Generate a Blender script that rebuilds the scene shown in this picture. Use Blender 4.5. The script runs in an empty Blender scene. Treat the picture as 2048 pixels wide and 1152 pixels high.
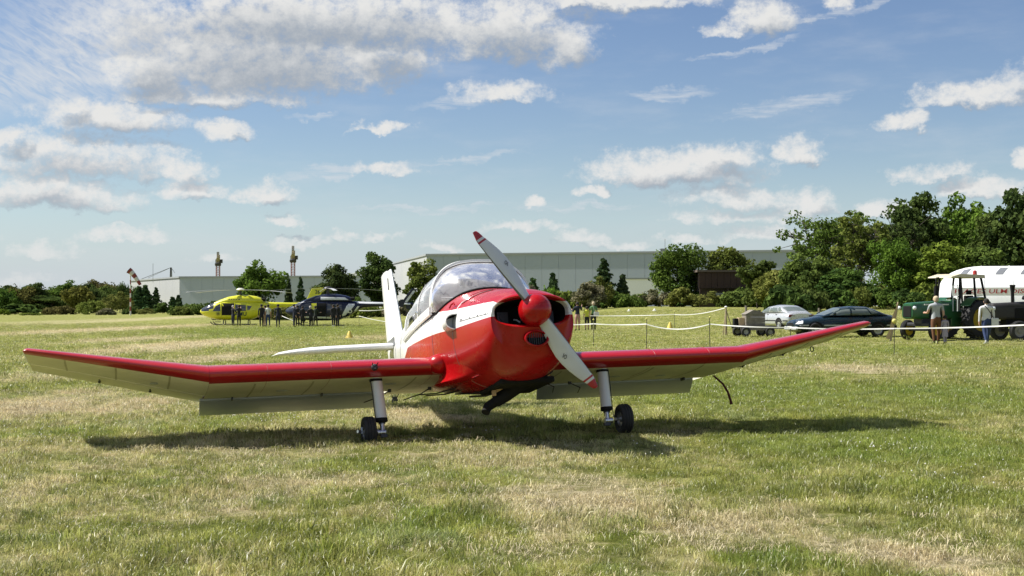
import bpy, math, random
import numpy as np
from mathutils import Vector, Matrix, noise as mnoise
from math import sin, cos, pi, radians, sqrt, atan2

SC = bpy.context.scene
COL = SC.collection
random.seed(7)
RNG = np.random.default_rng(11)

# ------------------------------------------------------------------ camera
F, CH, YH = 2700.0, 1.306, 612.0          # focal length in photo pixels, eye height (m), horizon row
cam_d = bpy.data.cameras.new("camera")
cam = bpy.data.objects.new("camera", cam_d)
COL.objects.link(cam)
cam.location = (0, 0, CH)
cam.rotation_euler = (pi / 2, 0, 0)
cam_d.sensor_width = 36.0
cam_d.lens = F / 2048 * 36.0
cam_d.shift_y = (YH - 576) / 2048
cam_d.clip_start = 0.1
cam_d.clip_end = 9000
SC.camera = cam

# ------------------------------------------------------------------ light
SUN_AZ, SUN_EL = radians(-79), radians(51)    # azimuth clockwise from +Y (the view direction)
SUN_DIR = Vector((sin(SUN_AZ) * cos(SUN_EL), cos(SUN_AZ) * cos(SUN_EL), sin(SUN_EL)))
SC.view_settings.view_transform = 'Standard'
SC.view_settings.look = 'None'
SC.view_settings.gamma = 1.0
SC.view_settings.use_curve_mapping = False
SC.view_settings.exposure = EXPO = 0.74
SKY_STRENGTH = 0.066
SUN_STRENGTH = 5.0
sun_d = bpy.data.lights.new("sun", 'SUN')
sun_d.energy = SUN_STRENGTH
sun_d.angle = radians(0.53)
sun_d.color = (1.0, 0.955, 0.88)
sun = bpy.data.objects.new("sun", sun_d)
COL.objects.link(sun)
sun.rotation_euler = (-SUN_DIR).to_track_quat('-Z', 'Y').to_euler()
sun.location = SUN_DIR * 50


class NT:
    """tiny node-tree helper"""
    def __init__(s, tree):
        s.t = tree; s.n = tree.nodes; s.l = tree.links

    def new(s, typ, ins=None, **kw):
        nd = s.n.new(typ)
        for k, v in kw.items():
            setattr(nd, k, v)
        if ins:
            for k, v in ins.items():
                s.set(nd, k, v)
        return nd

    def set(s, nd, k, v):
        sock = nd.inputs[k]
        if isinstance(v, bpy.types.NodeSocket):
            s.l.new(v, sock)
        else:
            sock.default_value = v

    def m(s, op, a, b=0.0, c=0.0, clamp=False):
        nd = s.n.new('ShaderNodeMath'); nd.operation = op; nd.use_clamp = clamp
        for i, v in enumerate((a, b, c)):
            s.set(nd, i, v)
        return nd.outputs[0]

    def vm(s, op, a, b=(0, 0, 0), c=(0, 0, 0), out='Vector'):
        nd = s.n.new('ShaderNodeVectorMath'); nd.operation = op
        s.set(nd, 0, a); s.set(nd, 1, b)
        if op in ('MULTIPLY_ADD', 'WRAP'):
            s.set(nd, 2, c)
        return nd.outputs[out]

    def noise(s, vec, scale, detail=4.0, rough=0.55, col=False, dist=0.0):
        nd = s.n.new('ShaderNodeTexNoise')
        s.set(nd, 'Vector', vec); nd.inputs['Scale'].default_value = scale
        nd.inputs['Detail'].default_value = detail; nd.inputs['Roughness'].default_value = rough
        nd.inputs['Distortion'].default_value = dist
        return nd.outputs['Color' if col else 'Fac']

    def mix(s, f, a, b, blend='MIX'):
        nd = s.n.new('ShaderNodeMix'); nd.data_type = 'RGBA'; nd.blend_type = blend
        s.set(nd, 0, f); s.set(nd, 6, a); s.set(nd, 7, b)
        return nd.outputs[2]

    def ss(s, x, lo, hi, a=0.0, b=1.0):
        nd = s.n.new('ShaderNodeMapRange'); nd.interpolation_type = 'SMOOTHSTEP'
        s.set(nd, 'Value', x); s.set(nd, 'From Min', lo); s.set(nd, 'From Max', hi)
        s.set(nd, 'To Min', a); s.set(nd, 'To Max', b)
        return nd.outputs[0]

    def lin(s, x, lo, hi, a=0.0, b=1.0):
        nd = s.n.new('ShaderNodeMapRange')
        s.set(nd, 'Value', x); s.set(nd, 'From Min', lo); s.set(nd, 'From Max', hi)
        s.set(nd, 'To Min', a); s.set(nd, 'To Max', b)
        return nd.outputs[0]


def C4(c):
    return (c[0], c[1], c[2], 1.0)


# ------------------------------------------------------------------ world: Nishita sky with cumulus clouds
def az_el(px, py):
    """direction (azimuth, elevation) of a point of sky"""
    return math.atan((px - 1024) / F), math.atan((YH - py) / F)


# clouds: centre x, centre y, half width, half height (sky positions read off the photograph), weight
CLOUDS = [
    (520, 105, 300, 95, 1.0), (300, 150, 95, 55, 1), (770, 105, 105, 55, 1), (640, 35, 430, 62, 1), (1010, 55, 170, 62, 1),
    (1140, 92, 62, 46, .9), (1230, 2, 190, 24, 1), (440, 198, 180, 26, .9), (330, 205, 90, 14, .8), (260, 60, 120, 60, .7),
    (225, 250, 150, 32, .95), (140, 228, 45, 22, .9), (455, 275, 58, 24, .9), (140, 325, 210, 44, .8), (20, 296, 40, 20, .9),
    (365, 342, 52, 28, .8), (85, 398, 180, 36, .95), (385, 386, 80, 24, .9), (537, 386, 52, 26, .95), (572, 440, 44, 13, .9),
    (245, 476, 78, 15, .8), (90, 505, 66, 18, .8), (600, 485, 62, 13, .7), (770, 475, 32, 10, .8), (695, 470, 34, 9, .7),
    (765, 257, 56, 9, .8), (780, 337, 58, 17, .8), (1000, 180, 105, 22, .85), (1525, 42, 84, 36, .95), (1460, 62, 60, 14, .8),
    (1680, 18, 26, 16, .7), (1340, 338, 185, 36, 1), (1440, 312, 95, 26, .95), (1605, 310, 44, 26, .9), (1808, 255, 54, 20, .95),
    (1960, 215, 130, 26, .85), (2040, 195, 50, 36, .9), (1180, 382, 27, 13, .95), (1070, 406, 29, 11, .9),
    (1490, 395, 125, 26, .7), (1625, 412, 56, 28, .9), (1480, 436, 120, 16, .6), (1870, 356, 84, 20, .8), (1960, 392, 95, 22, .9),
    (1050, 455, 85, 11, .8), (1165, 476, 66, 13, .8), (1235, 492, 60, 9, .7), (1540, 470, 110, 15, .7), (1770, 425, 48, 18, .9),
    (890, 497, 36, 9, .8), (1380, 482, 90, 9, .6), (2040, 330, 22, 18, .9), (430, 520, 50, 10, .6), (40, 560, 80, 12, .5),
]
STREAKS = [(1570, 218, 150, 15, 0.16), (1690, 40, 200, 8, 0.2), (1500, 105, 120, 7, 0.2), (700, 342, 150, 12, 0.12), (930, 196, 110, 15, 0.25),
           (1350, 186, 90, 12, 0.0), (950, 315, 120, 8, 0.12), (640, 232, 50, 8, 0.0), (860, 420, 160, 7, .05), (1150, 415, 120, 7, 0.02)]

world = bpy.data.worlds.new("World")
SC.world = world
world.use_nodes = True
wt = NT(world.node_tree)
wt.n.clear()
sky = wt.new('ShaderNodeTexSky', sky_type='NISHITA', sun_disc=False, sun_elevation=SUN_EL, sun_rotation=SUN_AZ,
             altitude=200.0, air_density=1.0, dust_density=0.2, ozone_density=1.2)
tc = wt.new('ShaderNodeTexCoord').outputs['Generated']
sep = wt.new('ShaderNodeSeparateXYZ', {0: tc})
az = wt.m('ARCTAN2', sep.outputs[0], sep.outputs[1])
el = wt.m('ARCSINE', sep.outputs[2])
P0 = wt.new('ShaderNodeCombineXYZ', {0: az, 1: el}).outputs[0]
# puffy domain warp, in radians
nz_in = wt.vm('MULTIPLY', tc, (1, 1, 1.25))
w1 = wt.noise(nz_in, 26, 7, 0.6, col=True)
w2 = wt.noise(nz_in, 120, 4, 0.6, col=True)
wv = wt.vm('MULTIPLY_ADD', wt.vm('SUBTRACT', w1, (.5, .5, .5)), (.046, .030, 0), P0)
wv = wt.vm('MULTIPLY_ADD', wt.vm('SUBTRACT', w2, (.5, .5, .5)), (.009, .007, 0), wv)
nb = wt.noise(nz_in, 72, 9, 0.68)


def cloud_field(vec):
    acc = None
    for (cx, cy, hw, hh, wgt) in CLOUDS:
        a0, e0 = az_el(cx, cy)
        e0 -= hh / F * .30
        sx, sy = F / (hw * 1.14), F / (hh * 1.48)
        d = wt.vm('MULTIPLY_ADD', vec, (sx, sy, 0), (-a0 * sx, -e0 * sy, 0))
        d = wt.vm('MAXIMUM', d, wt.vm('MULTIPLY', d, (-1, -1.9, 0)))       # flatter bases
        r2 = wt.vm('DOT_PRODUCT', d, d, out='Value')
        r2 = wt.m('MULTIPLY_ADD', r2, wgt, 1 - wgt)
        acc = r2 if acc is None else wt.m('SMOOTH_MIN', acc, r2, 0.25)
    return wt.m('SUBTRACT', 1.0, acc)


d0 = cloud_field(wv)
d1 = cloud_field(wt.vm('ADD', wv, (-.007, .0105, 0)))         # towards the sun
# clouds over the rest of the sky (outside the frame) by noise alone, same kind of cover
nbg = wt.noise(wt.vm('MULTIPLY', tc, (1, 1, 2.4)), 3.1, 8, 0.58)
bg = wt.lin(nbg, .5, .62, 0, 1)
bg1 = wt.lin(wt.noise(wt.vm('MULTIPLY', wt.vm('ADD', tc, (-.03, 0, .03)), (1, 1, 2.4)), 3.1, 8, 0.58), .5, .62, 0, 1)
outside = wt.ss(wt.vm('LENGTH', wt.vm('MULTIPLY', P0, (2.0, 3.0, 0)), out='Value'), .80, 1.05)
dens = wt.m('ADD', d0, wt.m('MULTIPLY', wt.m('SUBTRACT', nb, .5), 2.5))
alpha = wt.ss(dens, -.16, .98)
lit = wt.m('ADD', wt.m('MULTIPLY', wt.m('SUBTRACT', d0, d1), 1.3), wt.m('MULTIPLY', wt.m('SUBTRACT', nb, .5), 1.0))
thick = wt.ss(d0, .25, 1.0)
lit = wt.m('SUBTRACT', wt.m('ADD', lit, .78), wt.m('MULTIPLY', thick, .46))
lit = wt.ss(lit, .0, 1.0)
# high thin streaks and the rippled sheet at the upper left
st_acc = None
for (cx, cy, hw, hh, sl) in STREAKS:
    a0, e0 = az_el(cx, cy)
    sx, sy = F / hw, F / hh
    rot = wt.vm('SUBTRACT', wv, (a0, e0, 0))
    d = wt.new('ShaderNodeVectorRotate', {0: rot, 'Angle': -sl}, rotation_type='Z_AXIS').outputs[0]
    d = wt.vm('MULTIPLY', d, (sx, sy, 0))
    r2 = wt.vm('DOT_PRODUCT', d, d, out='Value')
    st_acc = r2 if st_acc is None else wt.m('MINIMUM', st_acc, r2)
fib = wt.noise(wt.vm('MULTIPLY', P0, (22, 150, 0)), 1.6, 6, .65)
streak = wt.m('MULTIPLY', wt.ss(st_acc, 1.5, 0.0), wt.ss(fib, .28, .68), clamp=True)
a0, e0 = az_el(55, 85)
rip = wt.vm('MULTIPLY', wt.vm('SUBTRACT', wv, (a0, e0, 0)), (F / 250, F / 150, 0))
ripr = wt.vm('DOT_PRODUCT', rip, rip, out='Value')
rv = wt.new('ShaderNodeVectorRotate', {0: P0, 'Angle': .5}, rotation_type='Z_AXIS').outputs[0]
ripple = wt.noise(wt.vm('MULTIPLY', rv, (60, 210, 0)), 1.0, 5, .6, dist=.6)
sheet = wt.m('MULTIPLY', wt.ss(ripr, 1.5, .45), wt.ss(ripple, .25, .70, .18, 1.0))
thin = wt.m('MAXIMUM', wt.m('MULTIPLY', streak, .62), wt.m('MULTIPLY', sheet, .82))
veil = wt.m('MULTIPLY', wt.ss(wt.noise(wt.vm('MULTIPLY', P0, (7, 26, 0)), 1.5, 6, .6), .45, .8), .22)
thin = wt.m('MAXIMUM', thin, veil)
hsv = wt.new('ShaderNodeHueSaturation', {'Hue': 0.511, 'Saturation': 1.12, 'Value': .93, 'Color': sky.outputs[0]})
CW = 7.2
haze_c = (4.25, 5.05, 6.7, 1)          # pale air low over the horizon
white_c = (CW * 1.0, CW * 1.0, CW * .985, 1)
grey_c = (CW * .45, CW * .51, CW * .59, 1)
skyc = wt.mix(wt.ss(el, .11, -.02, 0, .8), hsv.outputs[0], haze_c)
base = wt.mix(thin, skyc, (CW * .86, CW * .90, CW * .95, 1))
ccol = wt.mix(lit, grey_c, white_c)
lowfade = wt.ss(el, .0, .09, .62, 1.0)
final = wt.mix(wt.m('MULTIPLY', alpha, lowfade), base, ccol)
bgn = wt.new('ShaderNodeBackground', {'Color': final, 'Strength': SKY_STRENGTH})
# the rest of the sky: the same clouds without individual shapes
lit_o = wt.ss(wt.m('ADD', wt.m('SUBTRACT', bg, bg1), .55), 0, 1)
out_c = wt.mix(wt.ss(bg, .0, .6), hsv.outputs[0], wt.mix(lit_o, grey_c, white_c))
bgo = wt.new('ShaderNodeBackground', {'Color': out_c, 'Strength': SKY_STRENGTH})
ms = wt.new('ShaderNodeMixShader', {0: outside, 1: bgn.outputs[0], 2: bgo.outputs[0]})
wo = wt.new('ShaderNodeOutputWorld', {'Surface': ms.outputs[0]})


# ------------------------------------------------------------------ terrain and placing
_TY = np.array([-400., 0, 14, 30, 50, 80, 115, 145, 200, 300, 500])
_TT = np.array([-.38, -.18, 0., .1, .3])
_TZ = np.array([
    [0, 0, 0, -.04, -.12, -.25, -.36, -.40, -.45, -.50, -.6],
    [0, 0, 0, -.04, -.12, -.25, -.35, -.25, -.05, .05, .1],
    [0, 0, 0, -.04, -.12, -.28, -.15, .55, .9, .9, .9],
    [0, 0, 0, -.04, -.12, .0, .85, 1.2, 1.25, 1.25, 1.2],
    [0, 0, 0, -.04, -.10, .42, 1.18, 1.25, 1.3, 1.3, 1.3]])


def ground_z(x, y):
    t = x / max(y, 12.0)
    t = min(max(t, _TT[0]), _TT[-1])
    yy = min(max(y, _TY[0]), _TY[-1])
    i = min(int(np.searchsorted(_TY, yy, side='right')) - 1, len(_TY) - 2)
    j = min(int(np.searchsorted(_TT, t, side='right')) - 1, len(_TT) - 2)
    a = (yy - _TY[i]) / (_TY[i + 1] - _TY[i]); b = (t - _TT[j]) / (_TT[j + 1] - _TT[j])
    a = a * a * (3 - 2 * a); b = b * b * (3 - 2 * b)
    z0 = _TZ[j][i] * (1 - a) + _TZ[j][i + 1] * a
    z1 = _TZ[j + 1][i] * (1 - a) + _TZ[j + 1][i + 1] * a
    return float(z0 * (1 - b) + z1 * b)


def at(px, Y, dz=0.0):
    """where the line of sight through photo column px stands at distance Y, on the ground"""
    X = (px - 1024) / F * Y
    return Vector((X, Y, ground_z(X, Y) + dz))


def flat(px, py):
    Y = F * CH / (py - YH)
    return Vector(((px - 1024) / F * Y, Y, 0))


def z_of(py, Y):
    return CH + (YH - py) / F * Y


# ------------------------------------------------------------------ object helpers
def tag(o, label=None, cat=None, group=None, kind=None):
    if label: o['label'] = label
    if cat: o['category'] = cat
    if group: o['group'] = group
    if kind: o['kind'] = kind
    return o


def empty(name, loc, rz=0.0, label=None, cat=None, group=None):
    o = bpy.data.objects.new(name, None)
    o.empty_display_size = .3
    o.location = loc; o.rotation_euler = (0, 0, rz)
    COL.objects.link(o)
    return tag(o, label, cat, group)


def link(name, me, parent=None, loc=None, rot=None):
    o = bpy.data.objects.new(name, me)
    COL.objects.link(o)
    if parent is not None: o.parent = parent
    if loc is not None: o.location = loc
    if rot is not None: o.rotation_euler = rot
    return o


def copy_tree(o, parent=None):
    c = o.copy(); COL.objects.link(c)
    if parent is not None: c.parent = parent
    for ch in list(o.children):
        copy_tree(ch, c)
    return c


def sgnpow(v, p):
    return math.copysign(abs(v) ** p, v)


class MB:
    """collects geometry for ONE mesh"""
    def __init__(s):
        s.v = []; s.f = []; s.mi = []

    def add(s, vs, fs, mi=0):
        b = len(s.v)
        s.v += [tuple(p) for p in vs]
        for f in fs:
            s.f.append(tuple(b + i for i in f)); s.mi.append(mi)
        return s

    def box(s, c, d, mi=0, rot=None, taper=1.0):
        x, y, z = d[0] / 2, d[1] / 2, d[2] / 2
        pts = []
        for k in (-1, 1):
            q = taper if k > 0 else 1.0
            for (i, j) in ((-1, -1), (1, -1), (1, 1), (-1, 1)):
                p = Vector((i * x * q, j * y * q, k * z))
                if rot is not None: p = rot @ p
                pts.append(p + Vector(c))
        return s.add(pts, [(3, 2, 1, 0), (4, 5, 6, 7), (0, 1, 5, 4), (1, 2, 6, 5), (2, 3, 7, 6), (3, 0, 4, 7)], mi)

    def bar(s, a, b, w, h=None, mi=0):
        a, b = Vector(a), Vector(b); h = h or w
        d = (b - a); L = d.length; d.normalize()
        up = Vector((0, 0, 1)) if abs(d.z) < .95 else Vector((1, 0, 0))
        sx = d.cross(up).normalized(); sy = sx.cross(d).normalized()
        R = Matrix((sx, d, sy)).transposed()
        return s.box((a + b) / 2, (w, L, h), mi, R)

    def tube(s, path, r, n=10, mi=0, caps=True, squash=1.0):
        path = [Vector(p) for p in path]
        rs = r if isinstance(r, (list, tuple)) else [r] * len(path)
        rings = []; prev = None
        for i, p in enumerate(path):
            d = (path[min(i + 1, len(path) - 1)] - path[max(i - 1, 0)]).normalized()
            if prev is None:
                up = Vector((0, 0, 1)) if abs(d.z) < .9 else Vector((1, 0, 0))
                sx = d.cross(up).normalized()
            else:
                sx = (prev - d * prev.dot(d)).normalized()
            sy = d.cross(sx); prev = sx
            rings.append([p + sx * cos(2 * pi * k / n) * rs[i] + sy * sin(2 * pi * k / n) * rs[i] * squash for k in range(n)])
        return s.loft(rings, mi=mi, caps=caps)

    def loft(s, rings, mi=0, caps=True, closed=True, fmi=None):
        n = len(rings[0]); b = len(s.v)
        for r in rings: s.v += [tuple(p) for p in r]
        m = n if closed else n - 1
        for i in range(len(rings) - 1):
            for k in range(m):
                a, c = b + i * n + k, b + i * n + (k + 1) % n
                f = (a, c, c + n, a + n)
                s.f.append(f)
                if fmi:
                    ce = sum((Vector(s.v[q]) for q in f), Vector()) / 4
                    s.mi.append(fmi(ce, i, k))
                else: s.mi.append(mi)
        if caps and closed:
            s.f.append(tuple(b + k for k in reversed(range(n)))); s.mi.append(mi)
            s.f.append(tuple(b + (len(rings) - 1) * n + k for k in range(n))); s.mi.append(mi)
        return s

    def lathe(s, prof, n=24, axis='z', c=(0, 0, 0), mi=0, caps=False, mis=None):
        """prof: (radius, along axis)"""
        rings = []
        for (r, t) in prof:
            ring = []
            for k in range(n):
                a = 2 * pi * k / n
                u, w = r * cos(a), r * sin(a)
                p = {'z': (u, w, t), 'y': (w, t, u), 'x': (t, u, w)}[axis]
                ring.append(Vector(p) + Vector(c))
            rings.append(ring)
        if mis: return s.loft(rings, caps=caps, fmi=lambda ce, i, k: mis[i])
        return s.loft(rings, mi=mi, caps=caps)

    def sphere(s, c, r, n=12, m=8, mi=0):
        if not isinstance(r, (tuple, list)): r = (r, r, r)
        rings = []
        for i in range(m + 1):
            a = -pi / 2 + pi * i / m
            ca = max(cos(a), .01)
            rings.append([(c[0] + r[0] * ca * cos(2 * pi * k / n), c[1] + r[1] * ca * sin(2 * pi * k / n), c[2] + r[2] * sin(a)) for k in range(n)])
        return s.loft(rings, mi=mi)

    def prism(s, poly, y0, y1, mi=0, f=None):
        """poly in (x, z), extruded along y (f maps (x,y,z) to a point)"""
        f = f or (lambda x, y, z: (x, y, z))
        n = len(poly)
        vs = [f(x, y0, z) for x, z in poly] + [f(x, y1, z) for x, z in poly]
        fs = [tuple(range(n)), tuple(n + k for k in reversed(range(n)))]
        fs += [(k, k + n, (k + 1) % n + n, (k + 1) % n) for k in range(n)]
        return s.add(vs, fs, mi)

    def patch(s, poly, surf, rings=3, sub=3, mi=0, thick=0.0):
        """star-shaped outline (2-D) laid on surf(u, v) -> point"""
        pts = []
        n = len(poly)
        for i in range(n):
            a, c = poly[i], poly[(i + 1) % n]
            for k in range(sub):
                t = k / sub
                pts.append((a[0] + (c[0] - a[0]) * t, a[1] + (c[1] - a[1]) * t))
        cx = sum(p[0] for p in pts) / len(pts); cy = sum(p[1] for p in pts) / len(pts)
        rr = [[surf(cx + (p[0] - cx) * q, cy + (p[1] - cy) * q) for p in pts] for q in [(j + 1) / rings for j in range(rings)]]
        b = len(s.v); m = len(pts)
        s.v.append(tuple(surf(cx, cy)))
        for r in rr: s.v += [tuple(p) for p in r]
        for k in range(m):
            s.f.append((b, b + 1 + k, b + 1 + (k + 1) % m)); s.mi.append(mi)
        for j in range(rings - 1):
            for k in range(m):
                a0 = b + 1 + j * m
                s.f.append((a0 + k, a0 + m + k, a0 + m + (k + 1) % m, a0 + (k + 1) % m)); s.mi.append(mi)
        return s

    def mesh(s, name, mats, smooth=True, angle=38):
        me = bpy.data.meshes.new(name)
        me.from_pydata([tuple(p) for p in s.v], [], s.f)
        for m in (mats if isinstance(mats, (list, tuple)) else [mats]):
            me.materials.append(m)
        me.polygons.foreach_set('material_index', s.mi)
        if smooth:
            me.polygons.foreach_set('use_smooth', [True] * len(me.polygons))
            me.set_sharp_from_angle(angle=radians(angle))
        me.update()
        return me

    def build(s, name, mats, parent=None, loc=None, rot=None, smooth=True, angle=38, bevel=0.0, fix=True):
        me = s.mesh(name, mats, smooth, angle)
        if fix:
            import bmesh
            bm = bmesh.new(); bm.from_mesh(me)
            bmesh.ops.recalc_face_normals(bm, faces=bm.faces)
            bm.to_mesh(me); bm.free()
        o = link(name, me, parent, loc, rot)
        if bevel:
            md = o.modifiers.new('bevel', 'BEVEL'); md.width = bevel; md.segments = 2
            md.limit_method = 'ANGLE'; md.angle_limit = radians(40)
        return o


# ------------------------------------------------------------------ materials
def pmat(name, col, rough=.5, metal=0.0, coat=0.0, spec=.5, var=.06, vscale=6.0, bump=0.0, bscale=40.0, trans=None):
    m = bpy.data.materials.new(name); m.use_nodes = True
    t = NT(m.node_tree); b = t.n['Principled BSDF']
    b.inputs['Roughness'].default_value = rough; b.inputs['Metallic'].default_value = metal
    b.inputs['Coat Weight'].default_value = coat; b.inputs['Coat Roughness'].default_value = .06
    b.inputs['Specular IOR Level'].default_value = spec
    pos = t.new('ShaderNodeTexCoord').outputs['Object']
    nz = t.noise(pos, vscale, 5, .6)
    f = t.lin(nz, .25, .75, 1 - var, 1 + var)
    c = t.vm('SCALE', col)
    c.node.inputs['Scale'].default_value = 1
    t.l.new(f, c.node.inputs['Scale'])
    t.l.new(c, b.inputs['Base Color'])
    r = t.lin(t.noise(pos, vscale * 2.3, 4), .3, .7, max(rough - .06, .02), min(rough + .08, 1))
    t.l.new(r, b.inputs['Roughness'])
    if bump:
        bn = t.new('ShaderNodeBump', {'Strength': bump, 'Distance': .02, 'Height': t.noise(pos, bscale, 4)})
        t.l.new(bn.outputs[0], b.inputs['Normal'])
    return m


def ramp_curve(t, x, pts):
    """piecewise linear function of x by a colour ramp"""
    lo, hi = pts[0][0], pts[-1][0]
    vlo = min(p[1] for p in pts); vhi = max(p[1] for p in pts); vr = max(vhi - vlo, 1e-6)
    nd = t.n.new('ShaderNodeValToRGB')
    e = nd.color_ramp.elements
    while len(e) < len(pts): e.new(0.5)
    for k, (px, pv) in enumerate(pts):
        e[k].position = (px - lo) / (hi - lo)
        g = (pv - vlo) / vr
        e[k].color = (g, g, g, 1)
    t.l.new(t.lin(x, lo, hi), nd.inputs[0])
    bw = t.new('ShaderNodeSeparateColor', {0: nd.outputs[0]}).outputs[0]
    return t.m('MULTIPLY_ADD', bw, vr, vlo)

def paint(name, red, white, zlow=None, zhigh=None, rough=.28):
    """gloss paint; white between the two curves z(x) of the object, red elsewhere"""
    m = pmat(name, red, rough=rough, coat=.18, spec=.32, var=.07, vscale=1.5, bump=.035, bscale=5)
    t = NT(m.node_tree); b = t.n['Principled BSDF']
    if zlow:
        pos = t.new('ShaderNodeTexCoord').outputs['Object']
        sp = t.new('ShaderNodeSeparateXYZ', {0: pos})
        x, z = sp.outputs[0], sp.outputs[2]
        a = t.m('GREATER_THAN', z, ramp_curve(t, x, zlow))
        if zhigh: a = t.m('MULTIPLY', a, t.m('LESS_THAN', z, ramp_curve(t, x, zhigh)))
        dirt = t.lin(t.noise(pos, 5, 6, .65), .3, .8, 1.0, .86)
        w = t.vm('SCALE', white); t.l.new(dirt, w.node.inputs['Scale'])
        old = b.inputs['Base Color'].links[0].from_socket
        t.l.new(t.mix(a, old, w), b.inputs['Base Color'])
    return m


RED = (.36, .004, .006)
WHITE = (.78, .78, .76)
M = {}
M['red'] = paint('red_paint', RED, WHITE)
M['wingred'] = pmat('wing_red_paint', (.40, .005, .010), .36, coat=.75, spec=.5, var=.06, vscale=1.4, bump=.03, bscale=4)
M['white'] = pmat('white_paint', WHITE, .35, coat=.35, var=.05, vscale=2.5)
M['livery'] = paint('red_and_white_paint', RED, WHITE,
                    zlow=[(-5.8, -1.2), (-2.62, -1.2), (-2.36, .10), (-2.1, .36), (-1.7, .436), (-.5, .350), (.435, .266), (1.45, .205)],
                    zhigh=[(-5.8, 2.2), (-.40, 2.2), (-.375, .575), (.15, .492), (1.22, .368), (1.45, .300)])
M['cream'] = pmat('cream_fabric', (.78, .745, .58), .5, var=.13, vscale=1.9, bump=.10, bscale=9)
M['tapecream'] = pmat('cream_tape', (.50, .47, .34), .6, var=.1)
M['redseam'] = pmat('dark_red_seam', (.22, .006, .008), .5)
M['flapgrey'] = pmat('grey_paint', (.48, .51, .52), .42, var=.05, vscale=2)
M['legwhite'] = pmat('pale_grey_paint', (.66, .67, .67), .32, coat=.3, var=.06)
M['black'] = pmat('black_soot_and_shade', (.010, .010, .010), .85, spec=.25, var=.2)  # soot and black parts; also the shade painted inside inlets and openings
M['rubber'] = pmat('tyre_rubber', (.022, .022, .023), .75, var=.2, vscale=14, bump=.3, bscale=60)
M['darkmetal'] = pmat('dark_metal', (.06, .06, .065), .45, .6, var=.15)
M['metal'] = pmat('bright_metal', (.62, .63, .64), .28, .9, var=.1)
M['steel'] = pmat('dull_steel', (.30, .31, .32), .4, .7, var=.12)
M['interior'] = pmat('cockpit_trim', (.10, .10, .11), .7, var=.2)
M['propwhite'] = pmat('propeller_paint', (.60, .62, .62), .35, coat=.2, var=.06, vscale=4)
M['propred'] = pmat('propeller_red', (.36, .012, .02), .35, coat=.2)
M['propedge'] = pmat('propeller_edge', (.16, .165, .17), .4, .4)
M['ink'] = pmat('black_print', (.03, .03, .035), .6)
M['chip'] = pmat('bare_fibre', (.50, .33, .16), .7, var=.3, vscale=22)


def glass_mat(name, tint=(.75, .78, .8), alpha=.62, haze=.0, streaks=False, rough=.03):
    m = bpy.data.materials.new(name); m.use_nodes = True
    t = NT(m.node_tree); t.n.clear()
    tr = t.new('ShaderNodeBsdfTransparent', {'Color': C4(tint)})
    gl = t.new('ShaderNodeBsdfGlossy', {'Color': (1, 1, 1, 1), 'Roughness': rough})
    fr = t.new('ShaderNodeFresnel', {'IOR': 1.31})
    mx = t.new('ShaderNodeMixShader', {0: t.m('MULTIPLY_ADD', fr.outputs[0], 1.0, .03, clamp=True), 1: tr.outputs[0], 2: gl.outputs[0]})
    out = mx.outputs[0]
    if haze:
        pos = t.new('ShaderNodeTexCoord').outputs['Object']
        df = t.new('ShaderNodeBsdfDiffuse', {'Color': (.74, .74, .76, 1)})
        f = haze
        if streaks:
            wr = t.noise(pos, 2.2, 3, .5, col=True)
            wp = t.vm('MULTIPLY_ADD', wr, (.9, .9, .9), pos)
            s1 = t.noise(t.vm('MULTIPLY', wp, (2, 4, 17)), 1.0, 6, .7, dist=.5)
            s2 = t.noise(t.vm('MULTIPLY', wp, (9, 3, 2)), 1.2, 5, .65, dist=.7)
            f = t.m('MULTIPLY', t.m('ADD', t.ss(s1, .36, .56, .0, .55), t.ss(s2, .35, .6, .0, .45)), haze * streaks, clamp=True)
            f = t.m('ADD', f, haze * (1 - streaks * .7), clamp=True)
        mx = t.new('ShaderNodeMixShader', {0: f, 1: out, 2: df.outputs[0]})
        out = mx.outputs[0]
    t.new('ShaderNodeOutputMaterial', {'Surface': out})
    return m


M['windshield'] = glass_mat('dusty_windshield', (.50, .49, .50), haze=.25, streaks=.95, rough=.12)
M['canopyglass'] = glass_mat('canopy_glass', (.70, .71, .73), haze=.20, streaks=.4)
M['darkglass'] = pmat('dark_window', (.012, .014, .018), .06, spec=.8, var=.1)

# ------------------------------------------------------------------ the light aircraft in the foreground
PSI, TH, PHI = radians(15.99), radians(11.0), radians(1.49)
_fw = np.array([sin(PSI), -cos(PSI), 0]); _pt = np.array([cos(PSI), sin(PSI), 0]); _up = np.array([0, 0, 1.])
_F2 = _fw * cos(TH) + _up * sin(TH); _u2 = _up * cos(TH) - _fw * sin(TH)
_P3 = _pt * cos(PHI) + _u2 * sin(PHI); _U3 = _u2 * cos(PHI) - _pt * sin(PHI)
AB = np.stack([_F2, _P3, _U3], 1)
AO = np.array([-.163, 13.202, .761])
plane = empty('light_aircraft', (0, 0, 0), 0, 'red and white low wing propeller aeroplane parked on the grass', 'aeroplane')
plane.matrix_world = Matrix(AB.tolist()).to_4x4()
plane.location = (AO[0], AO[1], 0)
ASH = Vector(AB.T @ np.array([0, 0, AO[2]]))


def apart(mb, name, mats, parent=None, **kw):
    return mb.build(name, mats, parent or plane, ASH if parent is None else None, **kw)


def ring(x, zb, zt, zm, w, nu, nl, n=72):
    out = []
    for k in range(n):
        a = 2 * pi * k / n
        s_, c_ = sin(a), cos(a)
        ex = nu if c_ >= 0 else nl
        y = w * sgnpow(s_, 2 / ex)
        z = zm + ((zt - zm) if c_ >= 0 else (zm - zb)) * sgnpow(c_, 2 / ex)
        out.append((x, y, z))
    return out


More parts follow.
